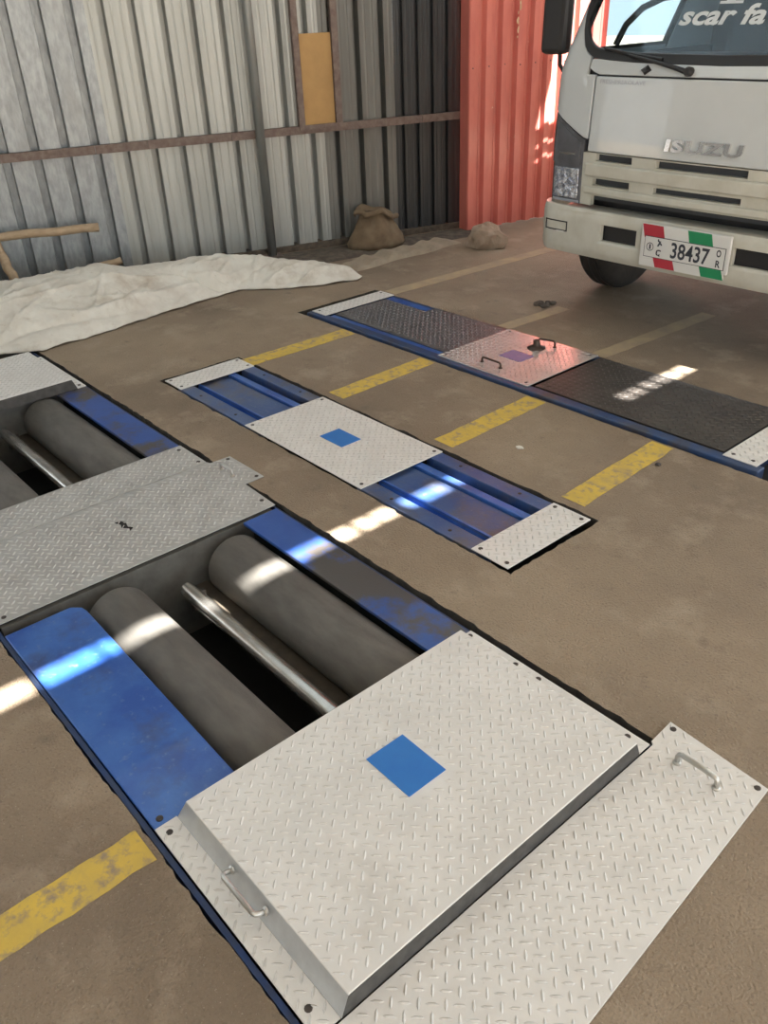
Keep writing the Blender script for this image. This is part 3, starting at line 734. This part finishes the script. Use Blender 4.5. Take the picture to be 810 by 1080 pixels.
# sack: one slumped bag with a turned-down mouth
sk_prof = [(0, .02, .02), (.0, .20, .12), (.012, .262, .158), (.05, .272, .165), (.10, .245, .152), (.15, .212, .134), (.20, .178, .112), (.235, .150, .092),
           (.262, .140, .082), (.288, .158, .092), (.305, .178, .104), (.300, .196, .116), (.280, .202, .122), (.262, .196, .120)]
m = MB(); ns_ = 72
for i, (z, ra, rb) in enumerate(sk_prof):
    for k in range(ns_):
        q = 2 * PI * k / ns_; c_, s_k = math.cos(q), math.sin(q)
        f = 1 + .10 * noise.noise(Vector((c_ * 1.5, s_k * 1.5, z * 5 + 1))) + (.05 * math.sin(q * 9 + z * 20) if 6 <= i else .05 * noise.noise(Vector((c_ * 4, s_k * 4, z * 14))))
        zz = z + (.03 * noise.noise(Vector((c_ * 1.3, s_k * 1.3, 6))) + .012 * math.sin(q * 5) if i >= 6 else 0) - .10 * max(0, c_) * (z / .3) * .55
        p = Vector(wp(-.90 + .10 * z, .25 - .18 * z, 0)) + WU * (ra * f * c_ * .92) + WN * (rb * f * s_k) + Vector((0, 0, max(zz, .004)))
        m.v.append(tuple(p))
m.f = [(i * ns_ + k, i * ns_ + (k + 1) % ns_, (i + 1) * ns_ + (k + 1) % ns_, (i + 1) * ns_ + k) for i in range(len(sk_prof) - 1) for k in range(ns_)]
bag = build('sack', m, 'burlap', smooth=True); bag.modifiers.new('cloth', 'SOLIDIFY').thickness = .004
tag(bag, 'slumped brown sack leaning against the wall on the dirt strip', 'sack')
# stone
st = blob('s', (-4.88, 5.27, .045), (.165, .135, .135), 8.3, .34, 'stone', 1.7, .5, 3)
tag(build('stone', st, 'stone'), 'rough tan stone at the foot of the red wall', 'stone')

def pebble(c, r, seed, mt, label):
    tag(build('pebble', blob('p', (c[0], c[1], r[2] * .6), r, seed, .3, mt, 2.0, .3, 2), mt), label, 'pebble')
pebble((-2.229, 2.661), (.020, .014, .007), 1.2, 'tarp', 'small whitish pebble on concrete between two yellow lines')
pebble((-1.700, 2.954), (.014, .012, .008), 2.2, 'bolt', 'small black pebble beside the nearest yellow line end')
m = MB()
for k in range(9):
    q = blob('c', (-3.55 + .12 * random.random(), 4.32 + .10 * random.random(), .008), (.03, .022, .013), k * 1.7, .35, 'soil', 2.0, k, 2); m.add(q.v, q.f)
dc = build('dirt_clump', m, 'soil'); tag(dc, 'dark clump of oily dirt on the floor in front of truck wheel', 'dirt'); dc['kind'] = 'stuff'

# ================================================================== TRUCK
TX = -2.46
truck = thing('truck', 'white cab-over truck facing the camera beyond the far strip', 'truck', (TX, 6.5, 0))
def lin(tab):
    return lambda z: lerp_tab(tab, z)
FY = lin([(.3, 4.285), (.7, 4.275), (1.0, 4.275), (1.38, 4.305), (1.45, 4.34), (2.15, 4.66), (2.3, 4.80)])
HWF = lin([(.3, 1.055), (1.45, 1.055), (2.15, .94), (2.3, .88)])
def surf(u, z, off=0.0):
    a = abs(u); sgn = 1 if u >= 0 else -1; hw = HWF(z); r = .11; st = hw - r; y0 = FY(z)
    bow = .035
    if a <= .945:
        x = a / .945 * st; y = bow * (a / .945) ** 2; n = Vector((0, -1))
    else:
        th = (a - .945) / r
        if th <= PI / 2:
            x = st + r * math.sin(th); y = bow + r * (1 - math.cos(th)); n = Vector((math.sin(th), -math.cos(th)))
        else:
            x = hw; y = bow + r + (a - .945 - r * PI / 2); n = Vector((1, 0))
    return (TX + sgn * (x + n.x * off), y0 + y + n.y * off, z)
def bsurf(u, z, off=0.0):
    a = abs(u); sgn = 1 if u >= 0 else -1; r = .13; st = .90
    y0 = 4.195 + 1.2 * max(0, z - .63) ** 2 * 8 * .5 + 1.0 * max(0, .47 - z) ** 2 * 6
    if a <= st: x = a; y = .012 * (a / st) ** 2; n = Vector((0, -1))
    else:
        th = (a - st) / r
        if th <= PI / 2: x = st + r * math.sin(th); y = .012 + r * (1 - math.cos(th)); n = Vector((math.sin(th), -math.cos(th)))
        else: x = st + r; y = .012 + r + (a - st - r * PI / 2); n = Vector((1, 0))
    return (TX + sgn * (x + n.x * off), y0 + y + n.y * off, z)
def patch(fn, u0, u1, zlo, zhi, o0, o1, nu=24, nz=6, holes=(), us=None, zs=None):
    """a thick skin on surface fn between u0..u1 and zlo(u)..zhi(u), with rectangular holes (u0,u1,z0,z1)"""
    zl = zlo if callable(zlo) else (lambda u, v=zlo: v); zh = zhi if callable(zhi) else (lambda u, v=zhi: v)
    U = {u0 + (u1 - u0) * i / nu for i in range(nu + 1)}; T = {j / nz for j in range(nz + 1)}
    for h in holes:
        U |= {h[0], h[1]}; d = zh(u0) - zl(u0); T |= {(h[2] - zl(u0)) / d, (h[3] - zl(u0)) / d}
    U = sorted(x for x in U if u0 - 1e-9 <= x <= u1 + 1e-9); T = sorted(T)
    m = MB(); idx = {}
    def vert(i, j, k):
        if (i, j, k) not in idx:
            z = zl(U[i]) + (zh(U[i]) - zl(U[i])) * T[j]
            idx[(i, j, k)] = len(m.v); m.v.append(fn(U[i], z, (o0, o1)[k]))
        return idx[(i, j, k)]
    nI, nJ = len(U) - 1, len(T) - 1
    def fill(i, j):
        if not (0 <= i < nI and 0 <= j < nJ): return False
        uc = (U[i] + U[i + 1]) / 2; zc = zl(uc) + (zh(uc) - zl(uc)) * (T[j] + T[j + 1]) / 2
        return not any(h[0] < uc < h[1] and h[2] < zc < h[3] for h in holes)
    for i in range(nI):
        for j in range(nJ):
            if not fill(i, j): continue
            m.f.append((vert(i, j, 1), vert(i + 1, j, 1), vert(i + 1, j + 1, 1), vert(i, j + 1, 1)))
            m.f.append((vert(i, j, 0), vert(i, j + 1, 0), vert(i + 1, j + 1, 0), vert(i + 1, j, 0)))
            for di, dj, a, b in ((-1, 0, (i, j), (i, j + 1)), (1, 0, (i + 1, j), (i + 1, j + 1)), (0, -1, (i, j), (i + 1, j)), (0, 1, (i, j + 1), (i + 1, j + 1))):
                if not fill(i + di, j + dj):
                    m.f.append((vert(*a, 0), vert(*b, 0), vert(*b, 1), vert(*a, 1)))
    return m
def tpart(name, m, mt, parent=None, bevel=0.0, smooth=True, label=None):
    o = build(name, m, mt, parent or truck, smooth=smooth)
    if bevel:
        b = o.modifiers.new('bevel', 'BEVEL'); b.width = bevel; b.segments = 2; b.limit_method = 'ANGLE'; b.angle_limit = math.radians(50)
    sharp(o, 50)
    if label: o['label'] = label
    return o
# backing shell (dark) behind all front panels, sides and rear
shell = MB(); SH = patch(surf, -2.65, 2.65, .72, 1.44, -.05, -.03, 80, 6); 
tpart('cab_shell', SH, 'dark_in')
tpart('hood_panel', patch(surf, -.742, .742, .982, 1.366, -.02, .004, 40, 10), 'white', bevel=.006)
tpart('cowl_panel', patch(surf, -.805, .805, lambda u: 1.374 + (.03 * max(0, (abs(u) - .74) / .065)), 1.448, -.02, .004, 40, 4), 'white', bevel=.005)
zb = lambda u: lerp_tab([(0, 1.425), (.5, 1.432), (.70, 1.442), (.80, 1.452), (.86, 1.478), (.905, 1.513), (.96, 1.595), (1.01, 1.70), (1.06, 1.83)], abs(u))
zd = lambda u: lerp_tab([(.75, 1.045), (.785, 1.052), (.86, 1.088), (.92, 1.12), (.98, 1.155), (1.04, 1.185), (1.12, 1.21)], abs(u))
for sg in (-1, 1):
    def ur(a, b): return (min(sg * a, sg * b), max(sg * a, sg * b))
    u0, u1 = ur(.752, 1.124)
    zcl = lambda u: (zd(u) if abs(u) > .785 else (.985 if abs(u) < .7835 else zd(u)))
    tpart('corner_panel', patch(surf, u0, u1, zd, lambda u: max(zb(u) - .004, 1.372) if abs(u) > .815 else 1.372 + .0 * u, -.02, .004, 26, 8), 'white', bevel=.004)
    # headlamp
    hl = tpart('headlamp', patch(surf, *ur(.772, 1.11), .688, lambda u: zd(u) - .008, -.03, -.002, 20, 8), 'lampdark')
    tpart('lens', patch(surf, *ur(.795, .99), .712, .882, -.002, .006, 14, 8), 'lamp', hl, bevel=.004)
    tpart('indicator', patch(surf, *ur(.795, 1.085), .905, lambda u: zd(u) - .03, -.002, .003, 14, 6), 'lampdark', hl)
    tpart('chrome_trim', patch(surf, *ur(.83, .95), .955, .964, .003, .006, 8, 1), 'bchrome', hl)
    tpart('lamp_base_strip', patch(surf, *ur(.785, .99), .690, .704, -.002, .004, 10, 1), 'greyink', hl)
    # doors and sides
    arch = lambda u: .78 if abs(u) > 2.15 else (.78 + .20 * math.sin(max(0, min(1, (abs(u) - 1.25) / 1.0)) * PI))
    dr = tpart('door', patch(surf, *ur(1.132, 2.05), arch, 1.47, -.02, .003, 24, 6), 'white', bevel=.005)
    tpart('door_handle', patch(surf, *ur(1.80, 1.95), 1.28, 1.31, .003, .02, 6, 1), 'black', dr)
    tpart('door_window', patch(surf, *ur(1.14, 2.02), 1.475, 2.13, -.012, -.006, 14, 6), 'side_glass', dr)
    tpart('window_surround', patch(surf, *ur(1.10, 2.06), 1.45, 2.19, -.02, .0, 26, 8, holes=[(*ur(1.145, 2.015), 1.485, 2.12)]), 'black', dr)
    tpart('rear_quarter_panel', patch(surf, *ur(2.065, 2.65), .78, 2.2, -.02, .003, 10, 8), 'white', bevel=.004)
    tpart('windscreen_pillar', patch(surf, *ur(.955, 1.095), zb, 2.19, -.05, .002, 10, 12), 'black')
    tpart('wheel_arch', MB().lathe((TX + sg * .60, 4.93, .42), (sg, 0, 0), [(0, .47), (.0, .49), (.34, .49), (.34, .47)], 40), 'dark_in') if False else None
# grille: white skin with slots
sl1 = [(-.676, -.428, .936, .974), (-.27, .26, .934, .972), (.428, .676, .936, .974)]
sl2 = [(-.686, -.43, .804, .842), (-.27, .245, .804, .836), (.43, .686, .804, .842)]
gr = tpart('grille', patch(surf, -.742, .742, .748, .9775, -.035, .002, 40, 8, holes=sl1 + sl2), 'white_dull', bevel=.004)
tpart('grille_bar', patch(surf, -.742, .742, .852, .925, .002, .022, 40, 4), 'white_dull', gr, bevel=.012)
tpart('grille_bar', patch(surf, -.742, .742, .756, .796, .002, .02, 40, 3), 'white_dull', gr, bevel=.010)
tpart('grille_end', patch(surf, -.770, -.640, .690, .976, -.03, .001, 6, 3, holes=[(-.69, -.63, .69, .976)]), 'white_dull', gr)
tpart('grille_end', patch(surf, .640, .770, .690, .976, -.03, .001, 6, 3, holes=[(.63, .69, .69, .976)]), 'white_dull', gr)
tpart('radiator_cavity', patch(surf, -.76, .76, .42, .98, -.14, -.12, 30, 3), 'black')
# bumper
bh = [(-.535, -.292, .528, .618), (.292, .535, .528, .618)]
bp = tpart('bumper', patch(bsurf, -1.30, 1.30, .415, lambda u: .682 + .012 * max(0, abs(u) - .6), -.03, 0, 70, 12, holes=bh), 'white_dull', bevel=.008)
for a, b, c, d in bh:
    tpart('fog_lamp_recess', patch(bsurf, a - .01, b + .01, c - .01, d + .01, -.06, -.035, 6, 2), 'black', bp)
tpart('bumper_top', MB().prism([(TX - .84, 4.205), (TX + .84, 4.205), (TX + .90, 4.40), (TX - .90, 4.40)], .655, .670), 'white_dull', bp)
for sg in (-1, 1):
    def ur(a, b): return (min(sg * a, sg * b), max(sg * a, sg * b))
    mk = MB()
    for (a, b, c, d) in ((.780, .787, .541, .600), (.945, .952, .541, .600), (.780, .952, .541, .548), (.780, .952, .593, .600)):
        q = patch(bsurf, *ur(a, b), c, d, -.002, .003, 4, 1); mk.add(q.v, q.f)
    tpart('marker_outline', mk, 'black', bp, smooth=False)
    tpart('marker_chip', patch(bsurf, *ur(.80, .86), .536, .543, 0, .004, 4, 1), 'plwhite', bp)
# underside and chassis
tpart('front_valance', MB().box(TX - .80, TX + .80, 4.42, 4.5, .36, .62), 'black', smooth=False)
tpart('cab_floor', MB().box(TX - .93, TX + .93, 4.42, 5.95, .98, 1.05), 'dark_in', smooth=False)
for sg in (-1, 1):
    tpart('chassis_rail', MB().box(TX + sg * .42 - .04, TX + sg * .42 + .04, 4.45, 9.4, .52, .74), 'black', smooth=False)
tpart('front_axle', MB().tube([(TX - .82, 5.07, .40), (TX + .82, 5.07, .40)], .06, 14), 'black')
tpart('rear_axle', MB().tube([(TX - .80, 8.3, .40), (TX + .80, 8.3, .40)], .07, 14), 'black')
def wheel(x, y, w, r=.40):
    pr = [(-w / 2 + .02, .22), (-w / 2, .25), (-w / 2 - .008, .31), (-w / 2 + .004, r - .045), (-w / 2 + .022, r - .012), (-w / 2 + .04, r - .003), (0, r), (w / 2 - .04, r - .003), (w / 2 - .022, r - .012), (w / 2 - .004, r - .045), (w / 2 + .008, .31), (w / 2, .25), (w / 2 - .02, .22)]
    o = build('wheel', MB().lathe((x, y, r), (1, 0, 0), pr, 56), 'rubber', truck, smooth=True); sharp(o, 60)
    for q in (-.055, 0, .055):
        gm = MB().lathe((x + q, y, r), (1, 0, 0), [(-.005, r - .01), (-.005, r + .0012), (.005, r + .0012), (.005, r - .01)], 56)
        build('tread_groove', gm, 'black', o, smooth=False)
    build('rim', MB().lathe((x, y, r), (1, 0, 0), [(-w / 2 + .03, .06), (-w / 2 + .06, .20), (-w / 2 + .03, .225), (w / 2 - .03, .225), (w / 2 - .06, .20), (w / 2 - .03, .06)], 32), 'rim', o, smooth=True)
wheel(TX - .97, 5.07, .21); wheel(TX + .97, 5.07, .21)
for sg in (-1, 1): wheel(TX + sg * .88, 8.3, .21); wheel(TX + sg * .64, 8.3, .21)
# windscreen, gasket, roof, interior
tpart('windscreen', patch(surf, -.965, .965, lambda u: zb(u) + .03, 2.14, -.012, -.006, 50, 12), 'glass')
tpart('windscreen_gasket', patch(surf, -1.01, 1.01, zb, lambda u: zb(u) + .048, -.02, .006, 70, 3), 'black', bevel=.005)
tpart('windscreen_header', patch(surf, -.96, .96, 2.12, 2.20, -.02, .004, 40, 2), 'black')
rf = MB(); ring_u = [-2.65 + 5.3 * i / 90 for i in range(91)]
def cen(p, k): return (TX + (p[0] - TX) * k, 5.4 + (p[1] - 5.4) * k, 0)
rows = []
for z, k in ((2.185, 1.0), (2.24, .985), (2.29, .94), (2.315, .8), (2.32, .0)):
    row = []
    for u in ring_u:
        p = surf(u, 2.19, .004); q = cen(p, k); row.append((q[0], q[1], z))
    rows.append(row)
for r in rows: rf.v += r
nr_ = len(ring_u)
rf.f = [(i * nr_ + k, i * nr_ + (k + 1) % nr_, (i + 1) * nr_ + (k + 1) % nr_, (i + 1) * nr_ + k) for i in range(len(rows) - 1) for k in range(nr_)]
tpart('cab_roof', rf, 'white')
tpart('headliner', MB().box(TX - .84, TX + .84, 4.85, 6.25, 2.16, 2.18), 'dark_in', smooth=False)
yr_ = surf(2.65, 1.2)[1]
tpart('cab_back_panel', MB().box(TX - 1.02, TX + 1.02, yr_ - .03, yr_, .78, 2.19), 'dark_in', smooth=False)
tpart('dashboard', MB().prism([(TX - .90, 4.50), (TX - .70, 4.42), (TX + .70, 4.42), (TX + .90, 4.50), (TX + .90, 4.82), (TX - .90, 4.82)], 1.05, 1.462), 'dark_in', bevel=.03, smooth=False)
for sx in (-.50, .45):
    s1 = tpart('seat', MB().box(TX + sx - .27, TX + sx + .27, 5.15, 5.65, 1.05, 1.28), 'dark_in', bevel=.05, smooth=False)
    tpart('backrest', MB().obox((TX + sx - .26, 5.60, 1.22), (.52, 0, 0), (0, .13, 0), (0, .10, .70)), 'dark_in', s1, bevel=.05, smooth=False)
sw_ = []
for k in range(33):
    q = 2 * PI * k / 32; sw_.append((TX + .45 + .21 * math.cos(q), 4.92 + .21 * math.sin(q) * .85, 1.56 + .21 * math.sin(q) * .42))
tpart('steering_wheel', MB().tube(sw_, .016, 10), 'black')
gh = [(TX - .86, 4.64, 1.50), (TX - .83, 4.68, 1.60), (TX - .77, 4.74, 1.68), (TX - .68, 4.80, 1.725), (TX - .58, 4.84, 1.735)]
tpart('grab_handle', MB().tube(gh, .018, 10), 'black')
# wiper, nozzle
wq = lambda x, z, o: surf(x - TX, z, o)
wi = tpart('wiper_arm', MB().tube([wq(-2.62, 1.400, .03), wq(-2.70, 1.418, .035), wq(-2.86, 1.447, .03), wq(-3.02, 1.470, .022)], [.014, .012, .009, .006], 8), 'black')
tpart('wiper_pivot', MB().lathe(wq(-2.618, 1.399, .0), (0, -1, .1), [(0, .022), (.03, .024), (.045, .016)], 18), 'black', wi)
tpart('wiper_blade', MB().tube([wq(-2.80, 1.452, .018), wq(-3.02, 1.476, .018), wq(-3.20, 1.500, .016)], .008, 8), 'black', wi)
nz_ = MB(); cx_, cz_ = -2.883, 1.402
q = [wq(cx_ - .035, cz_, .005), wq(cx_, cz_ - .024, .005), wq(cx_ + .035, cz_, .005), wq(cx_, cz_ + .024, .005), wq(cx_ - .018, cz_, .02), wq(cx_, cz_ - .012, .02), wq(cx_ + .018, cz_, .02), wq(cx_, cz_ + .012, .02)]
nz_.add(q, [(0, 1, 5, 4), (1, 2, 6, 5), (2, 3, 7, 6), (3, 0, 4, 7), (4, 5, 6, 7), (0, 3, 2, 1)])
tpart('washer_nozzle', nz_, 'black', smooth=False)
# mirrors
for sg in (-1, 1):
    mx = TX + sg * 1.15
    mi = tpart('mirror', MB().obox((mx - .085, 4.41, 1.462), (.17, 0, 0), (0, .10, 0), (sg * .02 * -1 * 0, .02, .46)), 'black', bevel=.03, smooth=False)
    tpart('mirror_glass', MB().box(mx - .068, mx + .068, 4.512, 4.516, 1.50, 1.88), 'bchrome', mi, smooth=False)
    tpart('mirror_arm', MB().tube([(mx - sg * .03, 4.46, 1.47), (mx - sg * .035, 4.46, 1.41), (mx - sg * .07, 4.48, 1.35), (mx - sg * .15, 4.52, 1.28)], .012, 10), 'black', mi)
# lettering mapped on the front
def on_front(mb, cx, cz, fn, off, depth=0.0, xs=1.0):
    o = MB(); o.f = mb.f
    for x, z, d in mb.v: o.v.append(fn(cx + x * xs - TX, cz + z, off + d))
    return o
bt = text_mesh('ISUZU', .088, 0, .0035, .006, 1.08, 1.0)
xs_ = [v[0] for v in bt.v]; zs_ = [v[1] for v in bt.v]
kx = .437 / (max(xs_) - min(xs_)); kz = .062 / (max(zs_) - min(zs_)); mxc = (max(xs_) + min(xs_)) / 2; mzc = (max(zs_) + min(zs_)) / 2
bt.v = [((x - mxc) * kx + (z - mzc) * .12, (z - mzc) * kz, d) for x, z, d in bt.v]
tpart('badge_lettering', on_front(bt, -2.463, 1.056, surf, .0115), 'bchrome', smooth=False, label='chrome brand letters on the hood')
ht = text_mesh('FRESHPREROLAVE', .03, 0, 0, .0004, 1.0)
xs_ = [v[0] for v in ht.v]; kx = .30 / (max(xs_) - min(xs_))
ht.v = [(x * kx, z * .95, d) for x, z, d in ht.v]
tpart('hood_lettering', on_front(ht, -3.02, 1.340, surf, .0048), 'greyink', smooth=False, label='small faded grey lettering')
dt = text_mesh('scar fa', .10, .20, .0030, .0002, 1.02)
xs_ = [v[0] for v in dt.v]; zs_ = [v[1] for v in dt.v]; kx = .478 / (max(xs_) - min(xs_)); kz = .088 / (max(zs_) - min(zs_))
x0_ = min(xs_); z0_ = min(zs_)
dt.v = [((x - x0_) * kx, (z - z0_) * kz, d) for x, z, d in dt.v]
tpart('windscreen_decal', on_front(dt, -2.800, 1.600, surf, -.0052), 'decal', smooth=False, label='white italic lettering across the windscreen')
sm_ = MB()
for a, b, c, d in ((-2.60, -2.47, 1.690, 1.702), (-2.565, -2.515, 1.702, 1.80), (-2.60, -2.515, 1.80, 1.812)):
    k = patch(surf, a - TX, b - TX, c, d, -.0058, -.0050, 4, 1); sm_.add(k.v, k.f)
tpart('windscreen_decal', sm_, 'decal', smooth=False)
# number plate
PX0, PX1, PZ0, PZ1, PY = -2.702, -2.172, .478, .674, 4.168
pt = tpart('number_plate', MB().box(PX0, PX1, PY, PY + .02, PZ0, PZ1), 'plwhite', smooth=False, bevel=.006)
W_, H_ = PX1 - PX0, PZ1 - PZ0
def slant(fa, fb, za, zb_, mt, dz=.035):
    a0_, a1_ = PX0 + fa * W_, PX0 + fb * W_
    pts = [(a0_ + dz * W_, PY - .0012, za), (a1_ + dz * W_, PY - .0012, za), (a1_, PY - .0012, zb_), (a0_, PY - .0012, zb_)]
    m = MB().add(pts + [(x, PY, z) for x, _, z in pts], [(0, 1, 2, 3), (0, 4, 5, 1), (1, 5, 6, 2), (2, 6, 7, 3), (3, 7, 4, 0)])
    tpart('flag_stripe', m, mt, pt, smooth=False)
zi0, zi1 = PZ0 + .11 * H_, PZ0 + .68 * H_
slant(.01, .25, zi1 - .01, PZ1 - .003, 'plred'); slant(.53, .79, zi1 - .01, PZ1 - .003, 'plgreen')
slant(.17, .40, PZ0 - .028, zi0, 'plred'); slant(.70, .94, PZ0 - .028, zi0, 'plgreen')
tpart('holder_lip', MB().box(PX0 + .005, PX1 - .02, PY, PY + .015, PZ0 - .03, PZ0 + .004), 'plwhite', pt, smooth=False)
ix0, ix1 = PX0 + .055 * W_, PX1 - .035 * W_
tpart('plate_border', MB().box(ix0, ix1, PY - .0025, PY, zi0, zi1), 'ink', pt, smooth=False)
tpart('plate_face', MB().box(ix0 + .003, ix1 - .003, PY - .0032, PY - .0024, zi0 + .003, zi1 - .003), 'plwhite', pt, smooth=False)
def ptext(body, xc, zc, w, h, off=.0, nm='plate_lettering', mt='ink'):
    t = text_mesh(body, h, 0, off, .0002)
    if not t.v: return
    X = [v[0] for v in t.v]; Z = [v[1] for v in t.v]
    kx = w / max(1e-6, max(X) - min(X)); kz = h / max(1e-6, max(Z) - min(Z)); mx_, mz = (max(X) + min(X)) / 2, (max(Z) + min(Z)) / 2
    m = MB(); m.f = t.f; m.v = [(xc + (x - mx_) * kx, PY - .0036 - d, zc + (z - mz) * kz) for x, z, d in t.v]
    tpart(nm, m, mt, pt, smooth=False)
zc_ = (zi0 + zi1) / 2; hh = zi1 - zi0
ptext('38437', PX0 + .585 * W_, zc_, .43 * W_, .76 * hh, .0015)
ptext('\u12a6', PX0 + .235 * W_, zc_ + .24 * hh, .058 * W_, .34 * hh, .0012); ptext('\u122e', PX0 + .23 * W_, zc_ - .24 * hh, .058 * W_, .32 * hh, .0012)
ptext('O', PX0 + .895 * W_, zc_ + .24 * hh, .05 * W_, .33 * hh, .001); ptext('R', PX0 + .90 * W_, zc_ - .24 * hh, .05 * W_, .33 * hh, .001)
ptext('1', PX0 + .125 * W_, zc_, .018 * W_, .24 * hh, .001)
rg = MB(); n = 28
for k in range(n):
    q = 2 * PI * k / n
    for r in (.0185, .0225): rg.v.append((PX0 + .125 * W_ + r * math.cos(q), PY - .0038, zc_ + r * math.sin(q)))
rg.f = [(2 * k, 2 * k + 1, (2 * k + 3) % (2 * n), (2 * k + 2) % (2 * n)) for k in range(n)]
tpart('plate_emblem', rg, 'ink', pt, smooth=False)
# cargo body with slatted upper sides
for sg in (-1, 1):
    x = TX + sg * 1.02
    for z0_, z1_ in ((1.0, 1.5), (1.51, 2.0), (2.01, 2.475), (2.53, 2.595), (2.65, 2.75)):
        tpart('side_board', MB().box(x - .02, x + .02, 6.75, 9.5, z0_, z1_), 'white_dull', smooth=False)
    for y in (6.78, 8.1, 9.45): tpart('stake', MB().box(x - .03, x + .03, y - .03, y + .03, .95, 2.75), 'white_dull', smooth=False)
tpart('bed_floor', MB().box(TX - 1.0, TX + 1.0, 6.75, 9.5, .90, 1.0), 'white_dull', smooth=False)
tpart('front_board', MB().box(TX - 1.0, TX + 1.0, 6.75, 6.79, 1.0, 2.6), 'white_dull', smooth=False)
tpart('bed_bearer', MB().box(TX - .46, TX + .46, 6.8, 9.4, .74, .90), 'black', smooth=False)
